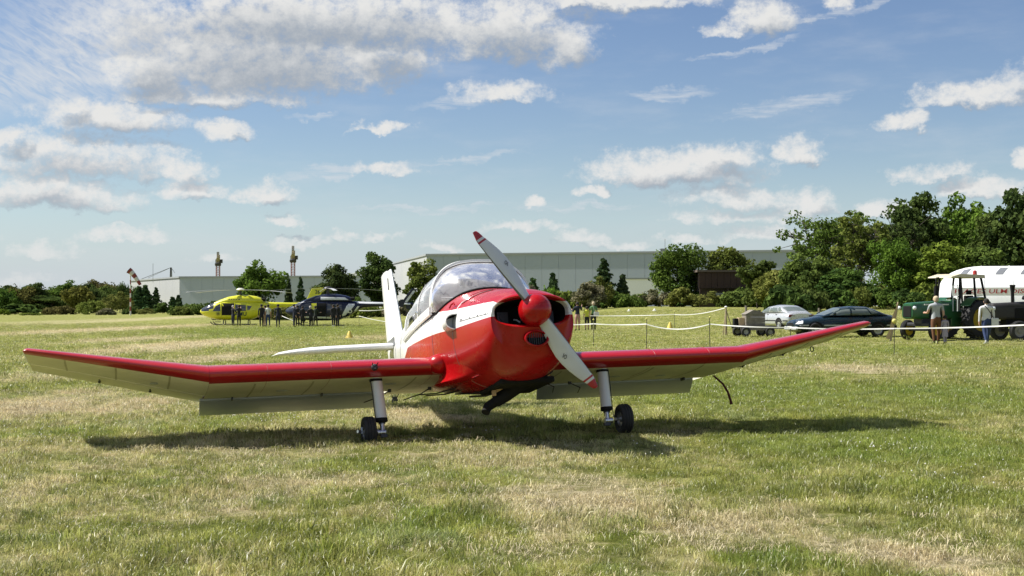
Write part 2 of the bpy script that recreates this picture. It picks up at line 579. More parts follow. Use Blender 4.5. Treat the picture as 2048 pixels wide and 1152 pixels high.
# fuselage
FS = [(.36, -.315, .655, .26, .495, 2.25, 2.7), (.15, -.31, .70, .28, .525, 2.25, 2.8), (0, -.30, .725, .30, .54, 2.25, 2.9),
      (-.15, -.29, .725, .31, .545, 2.3, 3), (-.30, -.28, .72, .31, .545, 2.4, 3), (-.36, -.25, .60, .31, .545, 4.5, 3),
      (-.8, -.20, .60, .32, .545, 5, 3.2), (-1.3, -.13, .61, .33, .53, 5, 3.2), (-1.75, -.06, .62, .35, .50, 5, 3.2),
      (-2.02, -.01, .63, .37, .475, 5, 3), (-2.06, -.0, .98, .40, .47, 2.3, 3), (-2.5, .10, 1.03, .47, .415, 2.2, 2.8),
      (-3.0, .18, 1.03, .56, .34, 2.1, 2.6), (-3.6, .37, 1.0, .66, .25, 2.1, 2.5), (-4.2, .54, .985, .75, .165, 2.0, 2.4),
      (-4.8, .70, .97, .83, .085, 2, 2.2), (-5.25, .80, .95, .88, .03, 2, 2)]


def lerp_sec(S, x):
    for a, b in zip(S, S[1:]):
        if b[0] <= x <= a[0] or a[0] <= x <= b[0]:
            t = (x - a[0]) / (b[0] - a[0])
            return tuple(a[i] + (b[i] - a[i]) * t for i in range(len(a)))
    return S[0] if abs(x - S[0][0]) < abs(x - S[-1][0]) else S[-1]


xs = sorted(set([s[0] for s in FS] + list(np.arange(-5.2, .3, .14))), reverse=True)
mb = MB()
rr = [ring(*lerp_sec(FS, x)) for x in xs]
mb.loft(rr, fmi=lambda ce, i, k: 1 if (-2.1 < ce.x < -.29 and ce.z > (.585 if ce.x < -.36 else .655) and abs(ce.y) < .50) else 0)
apart(mb, 'fuselage', [M['livery'], M['interior']])


def fsurf_y(x, z, off=.006, S=FS, side=-1):
    _, zb, zt, zm, w, nu, nl = lerp_sec(S, x)
    if z >= zm: q = min((z - zm) / (zt - zm), 1); e = nu
    else: q = min((zm - z) / (zm - zb), 1); e = nl
    return Vector((x, side * (w * (1 - q ** e) ** (1 / e) + off), z))


# cowling with its wide air inlet
CS = [(.352, -.31, .652, .26, .497, 2.25, 2.7), (.6, -.315, .605, .22, .475, 2.3, 2.6), (.85, -.305, .555, .19, .45, 2.35, 2.5),
      (1.05, -.285, .51, .16, .428, 2.4, 2.4), (1.18, -.25, .475, .15, .41, 2.4, 2.3), (1.27, -.20, .443, .155, .395, 2.4, 2.2),
      (1.325, -.13, .418, .165, .382, 2.5, 2.2)]
cr = [ring(*s) for s in CS]


def inlet_ring(x, w, zc, hu, hl, sweep, n=72, ex=2.7, lowx=0.0):
    out = []
    for k in range(n):
        a = 2 * pi * k / n
        y = w * sgnpow(sin(a), 2 / ex); c_ = cos(a)
        z = zc + (hu if c_ >= 0 else hl) * sgnpow(c_, 2 / ex)
        out.append((x - sweep * (abs(y) / w) ** 2.2 + (lowx * -c_ if c_ < 0 else 0), y, z))
    return out


mb = MB()
cr += [inlet_ring(1.375, .370, .245, .158, .255, .055, ex=2.4, lowx=-.01), inlet_ring(1.395, .358, .245, .142, .150, .07, ex=2.6, lowx=.012),
       inlet_ring(1.392, .345, .245, .128, .128, .075), inlet_ring(1.36, .338, .245, .122, .122, .07), inlet_ring(1.33, .33, .245, .118, .118, .06),
       inlet_ring(.98, .31, .245, .11, .11, .0)]
nR = len(cr)
mb.loft(cr, caps=False, fmi=lambda ce, i, k: 1 if i >= nR - 2 else 0)
mb.f.append(tuple(len(mb.v) - 72 + k for k in range(72))); mb.mi.append(1)
cowl = apart(mb, 'cowling', [M['livery'], M['black']])
# engine pieces seen inside the inlet
for sy in (-1, 1):
    mb = MB()
    for q in range(5): mb.box((1.04 + q * .02, sy * .215, .235), (.008, .10, .10))
    mb.tube([(1.0, sy * .215, .235), (1.14, sy * .215, .235)], .03, 10)
    apart(mb, 'engine_cylinder', M['darkmetal'])
mb = MB(); mb.tube([(1.34, -.12, .15), (1.31, -.14, .175), (1.28, -.16, .185)], .008, 8)
apart(mb, 'ignition_lead', M['steel'])
# carburettor intake in the chin
mb = MB()
ovals = [(.98, 0.0), (1.05, .012), (1.0, .028), (.90, .030), (.82, .018), (.80, -.02)]
rings = []
for q, dx in ovals:
    rings.append([(1.392 + dx - .10 * (sin(2 * pi * k / 32) * .06), .098 * q * 1.12 * cos(2 * pi * k / 32), -.008 + .066 * q * 1.1 * sin(2 * pi * k / 32)) for k in range(32)])
mb.loft(rings, caps=False, fmi=lambda ce, i, k: 0 if i < 4 else 1)
mb.f.append(tuple(len(mb.v) - 32 + k for k in range(32))); mb.mi.append(1)
intake = apart(mb, 'air_intake', [M['red'], M['black']])
for q in range(7):
    y = -.06 + q * .02
    hh = .052 * sqrt(max(1 - (y / .082) ** 2, .05))
    mbs = MB(); mbs.box((1.388, y, -.008), (.008, .005, hh * 2)); apart(mbs, 'slat', M['darkmetal'], intake)

# cowl scoop, latches, screws, seams
mb = MB()
bx = fsurf_y(.42, .335, 0)
cs = []
for t, s in ((0, .10), (.25, .55), (.6, .92), (1, 1.0)):
    x = .12 + t * .32
    y0 = lerp_sec(FS if x < .36 else CS, x)[4]
    cs.append([(x + .05 * t * max(0.0, -cos(2 * pi * k / 20)), -(y0 - .03 + (.005 + .115 * s) * max(0.0, cos(2 * pi * k / 20)) ** .7), .335 + .078 * s * sin(2 * pi * k / 20) - .015 * (1 - t)) for k in range(20)])
inner = [(p[0] - .002, p[1] + .008, .335 + (p[2] - .335) * .88) for p in cs[-1]]
deep = [(p[0] - .10, p[1] + .02, .335 + (p[2] - .335) * .7) for p in cs[-1]]
mb.loft(cs + [inner, deep], fmi=lambda ce, i, k: 1 if i >= 4 else 0)
apart(mb, 'side_scoop', [M['white'], M['black']])


def csurf(x, z, off=.004):
    return fsurf_y(x, z, off, CS if x > .352 else FS)


def strip(pts, w, off=.003, surf=csurf):
    """thin seam strip following (x, z) points on the starboard side"""
    m = MB(); a = []; b = []
    for i, (x, z) in enumerate(pts):
        p, q = pts[max(i - 1, 0)], pts[min(i + 1, len(pts) - 1)]
        dx, dz = q[0] - p[0], q[1] - p[1]; L = sqrt(dx * dx + dz * dz)
        nx, nz = -dz / L * w / 2, dx / L * w / 2
        a.append(surf(x + nx, z + nz, off)); b.append(surf(x - nx, z - nz, off))
    n = len(a)
    m.add(a + b, [(i, i + 1, n + i + 1, n + i) for i in range(n - 1)])
    return m


sm = strip([(x, .228 + .075 * (1.26 - x) / .9 + .025) for x in np.linspace(.56, 1.26, 14)], .004)
apart(sm, 'access_panel_seam', M['ink'])
for (x, z) in [(.58, .325), (.62, .318), (.82, .300), (1.02, .283), (1.2, .262), (.66, .475), (.74, .466)]:
    mb = MB(); p = csurf(x, z, .004); mb.sphere(p, (.008, .004, .007), 8, 4)
    apart(mb, 'cowl_latch', M['ink'])
mb = MB()
mb.tube([csurf(.30, .52, .03), csurf(.27, .545, .045), csurf(.24, .53, .045), csurf(.225, .50, .03)], .008, 6)
apart(mb, 'tie_hook', M['red'])
# seam of the upper cowl door (curved line on the red top)
mb = MB()
pts = []
for t in np.linspace(0, 1, 12):
    x = .40 + .22 * t
    _, zb, zt, zm, w, nu, nl = lerp_sec(CS, x)
    y = -.40 + .26 * t - .05 * sin(pi * t)
    z = zm + (zt - zm) * (1 - (abs(y) / w) ** nu) ** (1 / nu)
    pts.append(Vector((x, y, z + .003)))
mb.tube(pts, .004, 5); apart(mb, 'cowl_seam', M['ink'])
# worn patch at the lower lip of the cowl
mb = MB()


def low_surf(a, x):
    s = lerp_sec(CS, x); c_, s_ = cos(a), sin(a); ex = s[6] if c_ < 0 else s[5]
    return Vector((x, (s[4] + .004) * sgnpow(s_, 2 / ex), s[3] + ((s[2] - s[3]) if c_ >= 0 else (s[3] - s[1] + .004)) * sgnpow(c_, 2 / ex)))


mb.patch([(2.10, .68), (2.42, .70), (2.72, .60), (3.0, .52), (2.75, .50), (2.45, .60), (2.2, .60)], low_surf, 2, 3)
apart(mb, 'worn_patch', M['chip'])

# spinner and propeller
HUB = Vector((1.425, 0, .243))
mb = MB()
mb.lathe([(.01, .160), (.043, .155), (.080, .138), (.110, .108), (.132, .068), (.142, .02), (.144, -.03), (.141, -.055), (.02, -.056)], 40, 'x', HUB, caps=True)
apart(mb, 'spinner', M['red'])
PA = .594
for sg in (1, -1):
    er = Vector((0, -sin(PA), cos(PA))) * sg
    et = Vector((0, cos(PA), sin(PA))) * sg
    R = .873
    prof = [(.12, .115, 40), (.18, .120, 37), (.28, .138, 31), (.4, .157, 26), (.5, .166, 22), (.6, .162, 19.5), (.7, .147, 17.5), (.8, .123, 16), (.865, .104, 15),
            (.885, .097, 15), (.912, .086, 14.5), (.96, .064, 14), (.99, .045, 14), (1.0, .028, 14)]
    rings = []
    nn = 18
    for (q, c, tw) in prof:
        r = q * R; b = radians(tw); th = .034 * (1 - q) + .010
        ct = et * cos(b) + Vector((1, 0, 0)) * -sin(b)
        cn = Vector((1, 0, 0)) * cos(b) + et * sin(b)
        lead = -.062 if q < .9 else -.062 + (q - .9) * .25
        pts = []
        for k in range(nn):
            a = 2 * pi * k / nn
            u = .5 - .5 * cos(a)
            hgt = th * sgnpow(sin(a), .8) * (.7 + .5 * (1 - u))
            pts.append(HUB + er * r + ct * (lead + u * c) + cn * (hgt * (1 if sin(a) > 0 else .35)))
        rings.append(pts)
    mb = MB()

    def bm_(ce, i, k):
        if i in (8,) or i >= 10: return 1
        return 2 if k in (0, nn - 1) and sg else 0
    mb.loft(rings, fmi=bm_)
    bl = apart(mb, 'propeller_blade', [M['propwhite'], M['propred'], M['propedge']])
    # maker's mark: an oval and a stroke
    mb = MB(); b = radians(21)
    ct = et * cos(b) + Vector((1, 0, 0)) * -sin(b)
    cn = Vector((1, 0, 0)) * cos(b) + et * sin(b)
    base = HUB + er * (.56 * R) + ct * .035 + cn * .030
    ex_ = (ct * .8 + er * .6).normalized(); ey_ = (er * .8 - ct * .6).normalized()
    outer = [base + ex_ * .020 * cos(a) + ey_ * .013 * sin(a) for a in np.linspace(0, 2 * pi, 16, False)]
    innr = [base + ex_ * .014 * cos(a) + ey_ * .008 * sin(a) for a in np.linspace(0, 2 * pi, 16, False)]
    mb.add(outer + innr, [(k, (k + 1) % 16, 16 + (k + 1) % 16, 16 + k) for k in range(16)])
    q0 = base - ey_ * .022
    mb.add([q0 - ex_ * .028, q0 + ex_ * .012, q0 + ex_ * .012 + ey_ * .005, q0 - ex_ * .028 + ey_ * .005], [(0, 1, 2, 3)])
    apart(mb, 'emblem', M['ink'], bl, fix=False)

# canopy
def arch_pts(x, w, z0, zt, n=36, ex=2.7):
    out = []
    for k in range(n + 1):
        a = pi * k / n
        out.append(Vector((x, -w * sgnpow(cos(a), 2 / ex), z0 + (zt - z0) * sgnpow(sin(a), 2 / ex))))
    return out


KS = [(-.36, .512, .575, 1.085), (-.5, .514, .58, 1.105), (-.8, .512, .585, 1.118), (-1.2, .495, .59, 1.118), (-1.6, .472, .60, 1.095), (-1.9, .45, .61, 1.06), (-2.07, .435, .62, 1.035)]
mb = MB()
kx = np.linspace(-.36, -2.07, 16)


def ksec(x): return lerp_sec(KS, x)


mb.loft([arch_pts(*ksec(x)) for x in kx], closed=False, caps=False)
apart(mb, 'canopy', M['canopyglass'], fix=False)
# windshield: from the base line on the deck to the arch
A = arch_pts(*KS[0])
nA = len(A)
Bp = []
for k in range(nA):
    y = A[k].y * 1.02
    q = abs(y) / .52
    x = .09 - .47 * min(q, 1) ** 2.6
    s = lerp_sec(FS, x)
    z = s[3] + (s[2] - s[3]) * max(1 - (min(abs(y), s[4]) / s[4]) ** s[5], 0) ** (1 / s[5])
    z = max(z, .545) + .004
    Bp.append(Vector((x, y, z)))
rows = []
for t in np.linspace(0, 1, 9):
    row = []
    for k in range(nA):
        p = A[k].lerp(Bp[k], t)
        nrm = Vector((.55, p.y * 1.1, max(p.z - .6, 0) * 1.2)).normalized()
        row.append(p + nrm * .055 * 4 * t * (1 - t) * min(1, (A[k] - Bp[k]).length / .3))
    rows.append(row)
fr_ = MB(); gf = []
for t_ in (-.10, .0, .05, .10):
    a_, b_ = (rows[0], rows[1]); q_ = t_ * 8
    gf.append([a_[k].lerp(b_[k], q_) + Vector((.004, (a_[k].y) * .016, .010)) for k in range(nA)])
fr_.loft(gf, closed=False, caps=False)
apart(fr_, 'windshield_frame', M['white'], fix=False)
mb = MB(); mb.loft(rows, closed=False, caps=False)
apart(mb, 'windshield', M['windshield'], fix=False)


def hoop(x, wd, name, mat, out=.010, th=.014):
    m = MB(); rg = []
    for p, c in zip(arch_pts(*ksec(x)), range(99)):
        s = ksec(x); cen = Vector((x, 0, .7)); d = (p - cen); d.x = 0; d.normalize()
        rg.append([p + d * out + Vector((wd / 2, 0, 0)), p + d * out - Vector((wd / 2, 0, 0)), p + d * (out - th) - Vector((wd / 2, 0, 0)), p + d * (out - th) + Vector((wd / 2, 0, 0))])
    m.loft(rg)
    return apart(m, name, mat, angle=30)


hoop(-.36, .085, 'canopy_frame', M['white'], out=.017, th=.022)
hoop(-1.08, .024, 'canopy_frame', M['white'])
hoop(-2.07, .05, 'canopy_frame', M['white'])
# black sealing strip along the windshield base
mb = MB(); mb.tube([p + Vector((.006, 0, .004)) for p in Bp], .013, 7); apart(mb, 'windshield_seal', M['black'])
# canopy rails with rivets, and the small dark quarter window
for sd in (-1, 1):
    mb = MB()
    rg = []
    for x in np.linspace(-.34, -2.0, 14):
        s = lerp_sec(FS, x); y = sd * (s[4] - .002); rg.append([(x, y * 1.0 + sd * .012, .545), (x, y * .985 + sd * .012, .625), (x, y * .96, .63), (x, y * .96, .545)])
    mb.loft(rg); apart(mb, 'canopy_rail', M['white'], angle=30)
mb = MB()
for x in np.linspace(-.42, -1.95, 22):
    s = lerp_sec(FS, x); mb.sphere((x, -(s[4] + .012), .562), (.006, .004, .006), 6, 4)
o = apart(mb, 'rivet', M['steel']); o['kind'] = 'stuff'
mb = MB()
mb.patch([(-1.36, .645), (-1.40, .735), (-1.66, .745), (-1.70, .66), (-1.66, .64)],
         lambda x, z: Vector((x, -(ksec(x)[1] * (1 - ((z - ksec(x)[2]) / (ksec(x)[3] - ksec(x)[2])) ** 2.7) ** (1 / 2.7) + .012), z)), 2, 3)
apart(mb, 'quarter_window', M['darkglass'])
mb = MB(); mb.tube([(-.95, -.515, .63), (-.95, -.53, .68), (-1.0, -.535, .70), (-1.06, -.53, .69)], .009, 6); mb.box((-.86, -.53, .65), (.05, .015, .05))
apart(mb, 'canopy_latch', M['metal'])
# cockpit: coaming, two seats
mb = MB(); mb.box((-.42, 0, .645), (.10, .86, .10)); apart(mb, 'instrument_panel', M['interior'], bevel=.03)
for sy in (-.23, .23):
    mb = MB(); mb.box((-1.42, sy, .70), (.10, .36, .36), rot=Matrix.Rotation(-.25, 3, 'Y')); mb.box((-1.52, sy, .92), (.06, .2, .12))
    apart(mb, 'seat_back', M['interior'], bevel=.03)
mb = MB(); mb.sphere((-1.0, 0, 1.133), (.05, .02, .018), 10, 5); mb.tube([(-1.0, 0, 1.12), (-1.0, 0, 1.15)], .012)
apart(mb, 'antenna', M['ink'])

# ---- wing
INC = radians(3.0)
NA = 26


def airfoil(y, x0, z0, c, t, f0=0.0, f1=1.0, inc=INC, n=NA, camb=.022):
    """closed section between chord fractions f0 and f1"""
    up_, lo_ = [], []
    for k in range(n + 1):
        q = f0 + (f1 - f0) * (.5 - .5 * cos(pi * k / n)) if f0 == 0 else f0 + (f1 - f0) * k / n
        th = 5 * t * (.2969 * sqrt(q) - .126 * q - .3516 * q * q + .2843 * q ** 3 - .1036 * q ** 4)
        cm = camb * 4 * q * (1 - q)
        up_.append((q, cm + th)); lo_.append((q, cm - th * .92))
    pts = list(reversed(up_)) + (lo_[1:] if f0 == 0 else lo_)
    out = []
    for q, h in pts:
        X, Z = -q * c, h * c
        out.append((x0 + X * cos(INC) - Z * sin(INC), y, z0 + X * sin(INC) + Z * cos(INC)))
    return out


BY = 2.73


def wsec(y):
    """x of leading edge, z, chord, thickness ratio"""
    a = abs(y)
    if a <= BY: return -.035, 0.0, 1.56, .150
    q = (a - BY) / (4.36 - BY)
    return -.035 - .25 * q, .315 * q, 1.56 - .60 * q, .150 - .055 * q


def wing_mi(ce, x_le):
    return 0


def panel(ys, f0, f1, name, mats, redline=.0, tip=False):
    rings = []
    for y in ys:
        x0, z0, c, t = wsec(y)
        rings.append(airfoil(y, x0, z0, c, t, f0, f1))
    if tip:
        last = rings[-1]
        cen = Vector((sum(p[0] for p in last) / len(last), last[0][1], sum(p[2] for p in last) / len(last)))
        for q, dy in ((.93, .015), (.7, .032), (.25, .04)):
            rings.append([(cen.x + (p[0] - cen.x) * (.985 if q > .8 else .96 if q > .5 else .9), cen.y + math.copysign(dy, cen.y), cen.z + (p[2] - cen.z) * q) for p in last])
    m = MB()

    def fm(ce, i, k):
        x0, z0, c, t = wsec(ce.y)
        q = (x0 - ce.x) / c
        n2 = len(rings[0]) / 2
        return 0 if (q < (.30 if k < n2 else .082) and f0 == 0) else 1
    m.loft(rings, fmi=fm)
    return m


WM = [M['wingred'], M['cream']]
mats_w = WM
apart(panel(np.linspace(-BY, BY, 21), 0, .775, 'wing', WM), 'wing_centre_panel', mats_w)
for sd in (-1, 1):
    wm = panel([sd * (BY + .002 + q * 1.60) for q in np.linspace(0, 1, 9)], 0, .575, 'wing', WM, tip=True)
    wo_ = apart(wm, 'outer_wing_panel', mats_w)
    # trailing edges: fixed root part, drooped flap, aileron
    apart(panel([sd * y for y in (.25, .5, .70, .84)], .785, .985, 'te', WM), 'trailing_edge', [M['cream'], M['cream']])
    apart(panel([sd * y for y in np.linspace(BY + .012, 4.345, 8)], .590, .985, 'ail', WM), 'aileron', [M['cream'], M['cream']])
    # fabric rib tapes under the outer panel
    for q in (.22, .52, .80):
        y = sd * (BY + q * 1.6); x0, z0, c, t = wsec(y)
        sec = airfoil(y, x0, z0, c, t, 0, .57)
        low = sec[len(sec) // 2 + 6:]
        mbt = MB()
        mbt.add([(p[0], p[1] - .009, p[2] - .0022) for p in low] + [(p[0], p[1] + .009, p[2] - .0022) for p in low],
                [(i, i + 1, len(low) + i + 1, len(low) + i) for i in range(len(low) - 1)])
        apart(mbt, 'rib_tape', M['tapecream'], fix=False)
    # flap
    hx, hz = -1.215, -.100
    ang = radians(16)
    ends = ((-.965, -.93), (-2.765, -2.755)) if sd < 0 else ((.79, .885), (2.605, 2.72))
    rings = []
    for g in np.linspace(0, 1, 6):
        q = []
        for (u, h) in [(0, .030), (.03, .046), (.10, .048), (.40, .004), (.405, -.002), (.05, -.018), (.0, -.008)]:
            ya = ends[0][0] + (ends[0][1] - ends[0][0]) * u / .4; yb = ends[1][0] + (ends[1][1] - ends[1][0]) * u / .4
            q.append((hx - u * cos(ang), ya + (yb - ya) * g, hz - u * sin(ang) + h))
        rings.append(q)
    mb = MB(); mb.loft(rings); apart(mb, 'flap', M['flapgrey'], angle=30)
    for y in (sd * 1.55, sd * 2.45):
        mb = MB(); mb.box((-1.14, y, -.112), (.10, .012, .03)); apart(mb, 'flap_hinge', M['darkmetal'])
    # aileron horn / inspection fittings below
    for q in (.32, .62):
        y = sd * (BY + q * 1.6); x0, z0, c, t = wsec(y)
        lo = airfoil(y, x0, z0, c, t, 0, 1)[-8]
        lo = Vector(lo)
        mb = MB(); mb.tube([lo + Vector((.10, 0, .004)), lo + Vector((.0, 0, -.012)), lo + Vector((-.12, 0, .004))], .007, 6)
        mb.sphere(lo + Vector((.01, 0, -.012)), .014, 8, 5)
        apart(mb, 'aileron_horn', M['darkmetal'])
    # landing-light / static fitting on the leading edge over the leg
    if sd < 0:
        mb = MB(); c0 = Vector((.0, -1.19, -.005)); mb.sphere(c0 + Vector((-.03, 0, 0)), (.02, .035, .035), 10, 6)
        mb.tube([c0 + Vector((-.02, -.02, .02)), c0 + Vector((.03, -.028, .035))], .005, 5)
        mb.tube([c0 + Vector((-.02, .02, .02)), c0 + Vector((.03, .024, .035))], .005, 5)
        mb.tube([c0 + Vector((-.02, 0, -.01)), c0 + Vector((.04, 0, -.02))], .007, 5)
        apart(mb, 'pitot_fitting', M['ink'])
    # wing root fillet
    mb = MB()
    mb.sphere((-.095, sd * .535, .012), (.112, .125, .100), 24, 14)
    apart(mb, 'wing_root_fillet', M['red'])
    mb = MB()
    rings = []
    for x, ext, zt_ in ((.66, .0, .02), (.50, .025, .05), (.34, .06, .07), (.18, .10, .07), (.04, .145, .05), (-.10, .18, .03), (-.25, .19, .0), (-.42, .16, -.03), (-.60, .10, -.06)):
        SS = FS if x < .36 else CS
        y_at = lambda z: abs(fsurf_y(x, z, 0, SS).y)
        yb = y_at(-.05)
        p0, p1, p2 = Vector((y_at(zt_) - .004, zt_)), Vector((y_at(-.10) - .004 + ext * .05, -.125)), Vector((y_at(-.185) - .006 + ext, -.185))
        q = [(x, sd * .36, zt_)]
        for t in np.linspace(0, 1, 9):
            c = p0 * (1 - t) ** 2 + p1 * 2 * t * (1 - t) + p2 * t * t
            q.append((x, sd * c.x, c.y))
        q += [(x, sd * (p2.x - .012), -.20), (x, sd * (p2.x * .5 + .18), -.215), (x, sd * .30, -.22)]
        rings.append(q)
    mb.loft(rings); apart(mb, 'wing_root_fairing', M['red'], angle=60)

# tie-down ring under the port tip
mb = MB()
yy = 3.75; x0, z0, c, t = wsec(yy)
for k in range(14):
    a0_, a1_ = 2 * pi * k / 14, 2 * pi * (k + 1) / 14
    mb.bar((x0 - .35, yy + .022 * cos(a0_), z0 - .115 + .028 * sin(a0_)), (x0 - .35, yy + .022 * cos(a1_), z0 - .115 + .028 * sin(a1_)), .008)
apart(mb, 'tie_down_ring', M['ink'])

# seams of the cowling and the fuselage, tapes and inspection covers of the wing
for (S_, x) in ((CS, .362), (FS, -.30), (FS, -2.62), (FS, -3.7)):
    s_ = lerp_sec(S_, x)
    pts = [Vector(p) for p in ring(*s_[:4], s_[4] + .002, s_[5], s_[6], n=60)]
    mb = MB(); mb.tube(pts[6:55] if x > -.5 else pts, .0016, 4, caps=False); apart(mb, 'panel_seam', M['steel'])
for y in (-2.3, -1.75, -.75, .75, 1.75, 2.3):
    x0, z0, c, t = wsec(y)
    sec = airfoil(y, x0, z0, c, t, 0, .77); low = sec[len(sec) // 2 + 7:]
    mbt = MB(); mbt.add([(p[0], p[1] - .010, p[2] - .0022) for p in low] + [(p[0], p[1] + .010, p[2] - .0022) for p in low], [(i, i + 1, len(low) + i + 1, len(low) + i) for i in range(len(low) - 1)])
    apart(mbt, 'rib_tape', M['tapecream'], fix=False)
for y, q in ((-2.0, .45), (-.95, .3), (1.5, .45), (2.05, .5), (-3.2, .4), (3.3, .4)):
    x0, z0, c, t = wsec(y); sec = airfoil(y, x0, z0, c, t, 0, 1); p = min(sec[len(sec) // 2:], key=lambda p: abs((x0 - p[0]) / c - q))
    mb = MB(); mb.lathe([(.01, -.004), (.055, -.004), (.06, 0)], 18, 'z', Vector(p) + Vector((0, 0, -.001)), caps=False); apart(mb, 'inspection_cover', M['flapgrey'])
for y in (-2.2, -1.6, 1.7, 2.3, -.6, .65):
    x0, z0, c, t = wsec(y); sec = airfoil(y, x0, z0, c, t, 0, 1)
    pts = [Vector((p[0], p[1], p[2] + .0008)) for p in sec[14:40]]
    mb = MB(); mb.tube(pts, .0022, 4); apart(mb, 'skin_joint', M['redseam'])

# ---- undercarriage
def wheel(parent, name, c, r, w, axis='y', rimcol=None, n=36, rim_r=.5, grooves=3):
    """tyre with circumferential grooves + rim; returns the tyre object"""
    e = parent
    prof = [(r * rim_r, -w * .38), (r * .72, -w * .5), (r * .90, -w * .46), (r * .985, -w * .32)]
    gw = w * .03
    for g in np.linspace(-.22, .22, grooves):
        prof += [(r, g * w - gw * 2), (r * .955, g * w - gw), (r * .955, g * w + gw), (r, g * w + gw * 2)]
    prof += [(r * .985, w * .32), (r * .90, w * .46), (r * .72, w * .5), (r * rim_r, w * .38)]
    m = MB(); m.lathe(prof, n, axis, (0, 0, 0)); ty = m.build('tyre', M['rubber'], e, c, angle=25)
    m = MB(); m.lathe([(r * .02, -w * .40), (r * .2, -w * .42), (r * .25, -w * .22), (r * rim_r * .9, -w * .24), (r * rim_r * 1.02, -w * .39), (r * rim_r * 1.02, w * .39),
                       (r * rim_r * .9, w * .24), (r * .25, w * .22), (r * .2, w * .42), (r * .02, w * .40)], 24, axis, (0, 0, 0), caps=True)
    rm = m.build('rim', rimcol or M['steel'], e, c, angle=30)
    return ty


for sd, tyc, yt_, yb_ in ((-1, -1.245, -1.142, -1.112), (1, 1.372, 1.193, 1.196)):
    mb = MB(); top = Vector((-.26, yt_, -.03)); bot = Vector((-.245, yb_, -.482))
    mb.tube([top, top.lerp(bot, .5), bot], [.056, .055, .055], 24, caps=True)
    leg = apart(mb, 'landing_gear_leg', M['legwhite'])
    mb = MB(); mb.tube([bot + Vector((0, 0, .012)), bot - Vector((0, 0, .022)), bot - Vector((0, 0, .03))], [.058, .059, .046], 24)
    apart(mb, 'leg_collar', M['black'], leg)
    mb = MB(); mb.tube([Vector((-.26, yt_, -.088)), Vector((-.26, yt_, -.112))], .062, 24); apart(mb, 'leg_boot', M['black'], leg)
    mb = MB(); ax = Vector((-.235, yb_ + sd * .0, -.610))
    mb.tube([bot - Vector((0, 0, .02)), bot.lerp(ax, .35)], [.036, .034], 14); apart(mb, 'strut_sleeve', M['darkmetal'], leg)
    mb = MB(); mb.tube([bot.lerp(ax, .3), ax], [.022, .024], 14); mb.tube([ax + Vector((.0, -sd * .03, 0)), ax + Vector((0, sd * .05, 0))], .030, 12)
    apart(mb, 'oleo_rod', M['metal'], leg)
    mb = MB(); mb.bar(bot + Vector((-.05, 0, -.03)), ax + Vector((-.06, 0, .06)), .018); mb.bar(ax + Vector((-.06, 0, .06)), ax, .018)
    mb.box(ax + Vector((.0, -sd * .01, -.035)), (.05, .06, .03))
    apart(mb, 'torque_link', M['darkmetal'], leg)
    mb = MB(); mb.tube([top + Vector((.02, sd * .058, -.06)), top.lerp(bot, .5) + Vector((.02, sd * .060, 0)), bot + Vector((.01, sd * .062, 0)), ax + Vector((.02, sd * .06, .03))], .005, 5); apart(mb, 'brake_hose', M['ink'], leg)
    wh = empty('wheel', (0, 0, 0)); wh.parent = plane; wh.location = ASH
    wheel(wh, 'wheel', Vector((-.235, tyc, -.600)), .150, .122)
    mb = MB(); mb.tube([(-.235, tyc - .09, -.600), (-.235, tyc + .085, -.600)], .016, 10); mb.build('axle', M['metal'], wh)
    if sd < 0:
        mb = MB(); mb.tube([(-.215, tyc - .075, -.597), (-.195, tyc - .115, -.594)], .016, 10); mb.box((-.225, tyc - .07, -.585), (.05, .02, .06)); mb.build('hub_cap', M['metal'], wh)
# tail wheel on its spring
mb = MB(); mb.tube([(-4.75, 0, .72), (-4.95, 0, .56), (-5.08, 0, .40), (-5.12, 0, .30)], [.03, .028, .022, .02], 10)
tl = apart(mb, 'tail_spring', M['metal'])
mb = MB(); mb.box((-5.12, 0, .27), (.05, .06, .08)); mb.bar((-5.12, .035, .28), (-5.14, .035, .19), .012); mb.bar((-5.12, -.035, .28), (-5.14, -.035, .19), .012)
mb.bar((-5.0, -.09, .45), (-5.12, -.03, .30), .008); mb.bar((-5.0, .09, .45), (-5.12, .03, .30), .008)
apart(mb, 'tail_fork', M['ink'], tl)
tw = empty('tail_wheel', (0, 0, 0)); tw.parent = plane; tw.location = ASH
wheel(tw, 'tail_wheel', Vector((-5.14, 0, .195)), .062, .045, n=20, grooves=1)

# ---- tail
def fin_ring(xl, xt, z, t, n=14, y=0):
    out = []
    for k in range(n):
        a = 2 * pi * k / n
        u = .5 - .5 * cos(a)
        out.append((xl + (xt - xl) * u, y + t / 2 * sgnpow(sin(a), .9) * (1.25 - .6 * u), z))
    return out


mb = MB()
zs_ = np.linspace(.90, 1.97, 8)
mb.loft([fin_ring(-4.28 - .53 * (z - .90) / 1.07, -4.995 - .14 * (z - .9) / 1.07, z, .085 - .03 * (z - .9)) for z in zs_] + [fin_ring(-4.83, -5.13, 2.0, .03)])
apart(mb, 'fin', M['white'])
mb = MB()
zs_ = np.linspace(.80, 2.03, 8)
mb.loft([fin_ring(-4.93 - .14 * (z - .9) / 1.07, -5.36 - .16 * (z - .9) / 1.07, z, .080 - .025 * (z - .9)) for z in zs_] + [fin_ring(-5.10, -5.51, 2.035, .03)])
apart(mb, 'rudder', M['white'])
mb = MB(); mb.box((-4.86, -.045, 1.80), (.01, .012, .16)); apart(mb, 'fin_slot', M['ink'])


